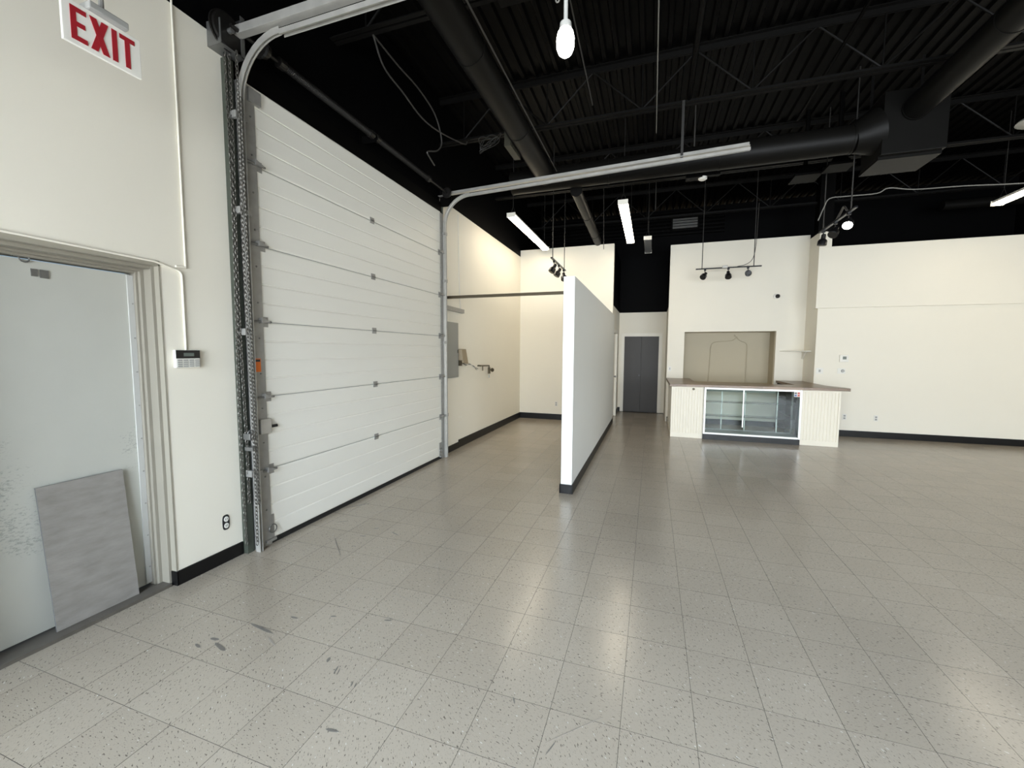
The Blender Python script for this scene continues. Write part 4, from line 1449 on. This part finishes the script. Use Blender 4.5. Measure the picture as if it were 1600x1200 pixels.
cone((2.12, 7.6, 4.27), 0.30, 'black pyramid air diffuser hanging left of the plenum')
cone((2.42, 7.25, 4.25), 0.26, 'black pyramid air diffuser partly hidden behind the crossing duct')
b = MB(); b.box(-1.78, -1.70, 4.95, 5.35, 4.10, 4.30)
for k in range(4):
    b.box(-1.70, -1.694, 4.98 + k * 0.09, 5.03 + k * 0.09, 4.12, 4.28)
tag(b.build('air_register', CLIPY), 'small pale register on the side of the left duct', 'register')
us = thing('sensor_box', (0.62, 6.9, 4.2), 'dark junction box with a pale round sensor under the duct', 'sensor')
b = MB(); b.box(0.40, 0.62, 6.83, 6.97, 4.17, 4.24); b.box(0.62, 0.86, 6.86, 6.94, 4.19, 4.23); b.build('box_body', BLACKMETAL, us)
MB().disc_stack((0.63, 6.9, 4.185), (0, 0, -1), [(0, 0.06), (0.03, 0.06), (0.04, 0.045)], 16).build('sensor_face', PLASTICW, us)
MB().tube([(0.5, 6.9, 4.23), (0.5, 6.9, DECK)], 0.01, 6).build('stem', WIREK, us)
uh = thing('unit_heater', (-0.7, 3.2, 4.25), 'black hanging box cut by the top edge of the view', 'heater')
b = MB(); b.box(-1.20, -0.72, 2.86, 3.24, 4.27, 4.72); b.build('heater_box', BLACKMETAL, uh, bevel=0.006)
for xx in (-1.15, -0.77):
    MB().tube([(xx, 3.0, 4.70), (xx, 3.0, DECK)], 0.008, 6).build('hanging_rod', WIREK, uh)
dn = thing('ceiling_diffuser', (4.55, 7.3, 4.55), 'pale round ceiling disc cut by the right edge of the view', 'diffuser')
MB().disc_stack((4.62, 7.35, 4.62), (0, 0, -1), [(0, 0.10), (0.03, 0.24), (0.05, 0.25), (0.06, 0.22)], 24).build('disc', PANELG, dn, smooth=True)
MB().tube([(4.62, 7.35, 4.60), (4.62, 7.35, DECK)], 0.04, 10).build('neck', BLACKMETAL, dn)

# conduits and cables overhead
for pts, r, m_, lab in (
        ([(-0.034, -1.5, 4.58), (-0.034, 6.2, 4.58)], 0.006, WIREG, 'thin pale conduit running straight back under the roof joists'),
        ([(0.33, -1.5, 4.66), (0.33, 5.9, 4.66)], 0.030, BLACKMETAL, 'thicker dark conduit running back beside the pale one'),
        ([(-1.41, -1.5, 4.255), (-1.41, 6.2, 4.255)], 0.008, WIREK, 'thin grey conduit along the right side of the left duct'),
        ([(1.75, 1.0, 4.80), (1.80, 6.9, 4.80)], 0.018, BLACKMETAL, 'dark conduit running back left of the plenum'),
        ([(-0.85, 2.2, 5.10), (-0.80, 5.5, 4.70)], 0.008, WIREK, 'slack dark wire in the joists beside the jar lamp')):
    tag(MB().tube(pts, r, 8).build('conduit', m_, smooth=True), lab, 'conduit')
b = MB()
b.tube(smooth_path([(2.14, 7.0, 3.45), (2.20, 7.0, 3.62), (2.26, 7.0, 3.735), (2.45, 7.0, 3.745), (2.79, 7.0, 3.745), (2.92, 7.0, 3.80), (3.2, 7.0, 3.75), (3.7, 7.0, 3.735), (4.27, 7.0, 3.70), (5.0, 7.0, 3.70)], 5), 0.007, 6)
tag(b.build('overhead_cable', WIREG, smooth=True), 'pale cable strung across above the track light to the right', 'cable')
b = MB()
b.tube(smooth_path([(-2.6, 3.538, 4.60), (-2.6, 3.926, 4.576), (-2.6, 4.364, 4.573), (-2.6, 4.73, 4.484), (-2.6, 4.89, 4.257), (-2.6, 4.787, 4.095), (-2.6, 4.536, 3.97), (-2.6, 4.60, 3.92), (-2.6, 4.703, 3.88)], 6), 0.009, 6)
b.tube(smooth_path([(-2.6, 3.538, 4.60), (-2.6, 3.703, 4.408), (-2.6, 4.037, 4.354), (-2.6, 4.427, 4.292), (-2.6, 4.891, 4.351), (-2.6, 5.552, 4.521), (-2.6, 5.66, 4.60)], 6), 0.009, 6)
tag(b.build('overhead_cable', WIREK, smooth=True), 'loose grey looped cable hanging over the overhead door', 'cable')
b = MB()
for q in range(5):
    c = Vector((-2.30 + 0.02 * q, 5.62, 4.55 - 0.012 * q))
    b.tube([c + Vector(((0.10 + 0.015 * q) * math.cos(a), 0.04 * math.sin(a * 2 + q), (0.05 + 0.012 * q) * math.sin(a + q * 0.4) - 0.04 * (q % 2))) for a in [k * PI / 9 for k in range(19)]], 0.006, 5)
tag(b.build('cable_coil', WIRED, smooth=True), 'coiled dark cable tied to the joist above the overhead door', 'cable')
b = MB()
b.tube([(-1.03, 8.80, DECK + 0.02), (-1.0, 8.80, 3.70)], 0.007, 6)
tag(b.build('hanging_wire', WIREK), 'single wire hanging down before the alcove end wall', 'wire')
b = MB()
b.tube([(-0.02, 7.93, 4.6), (-0.02, 7.93, 4.12)], 0.008, 6)
tag(b.build('hanging_rod', WIRED), 'short rod hanging from the joist right of the middle strip light', 'rod')
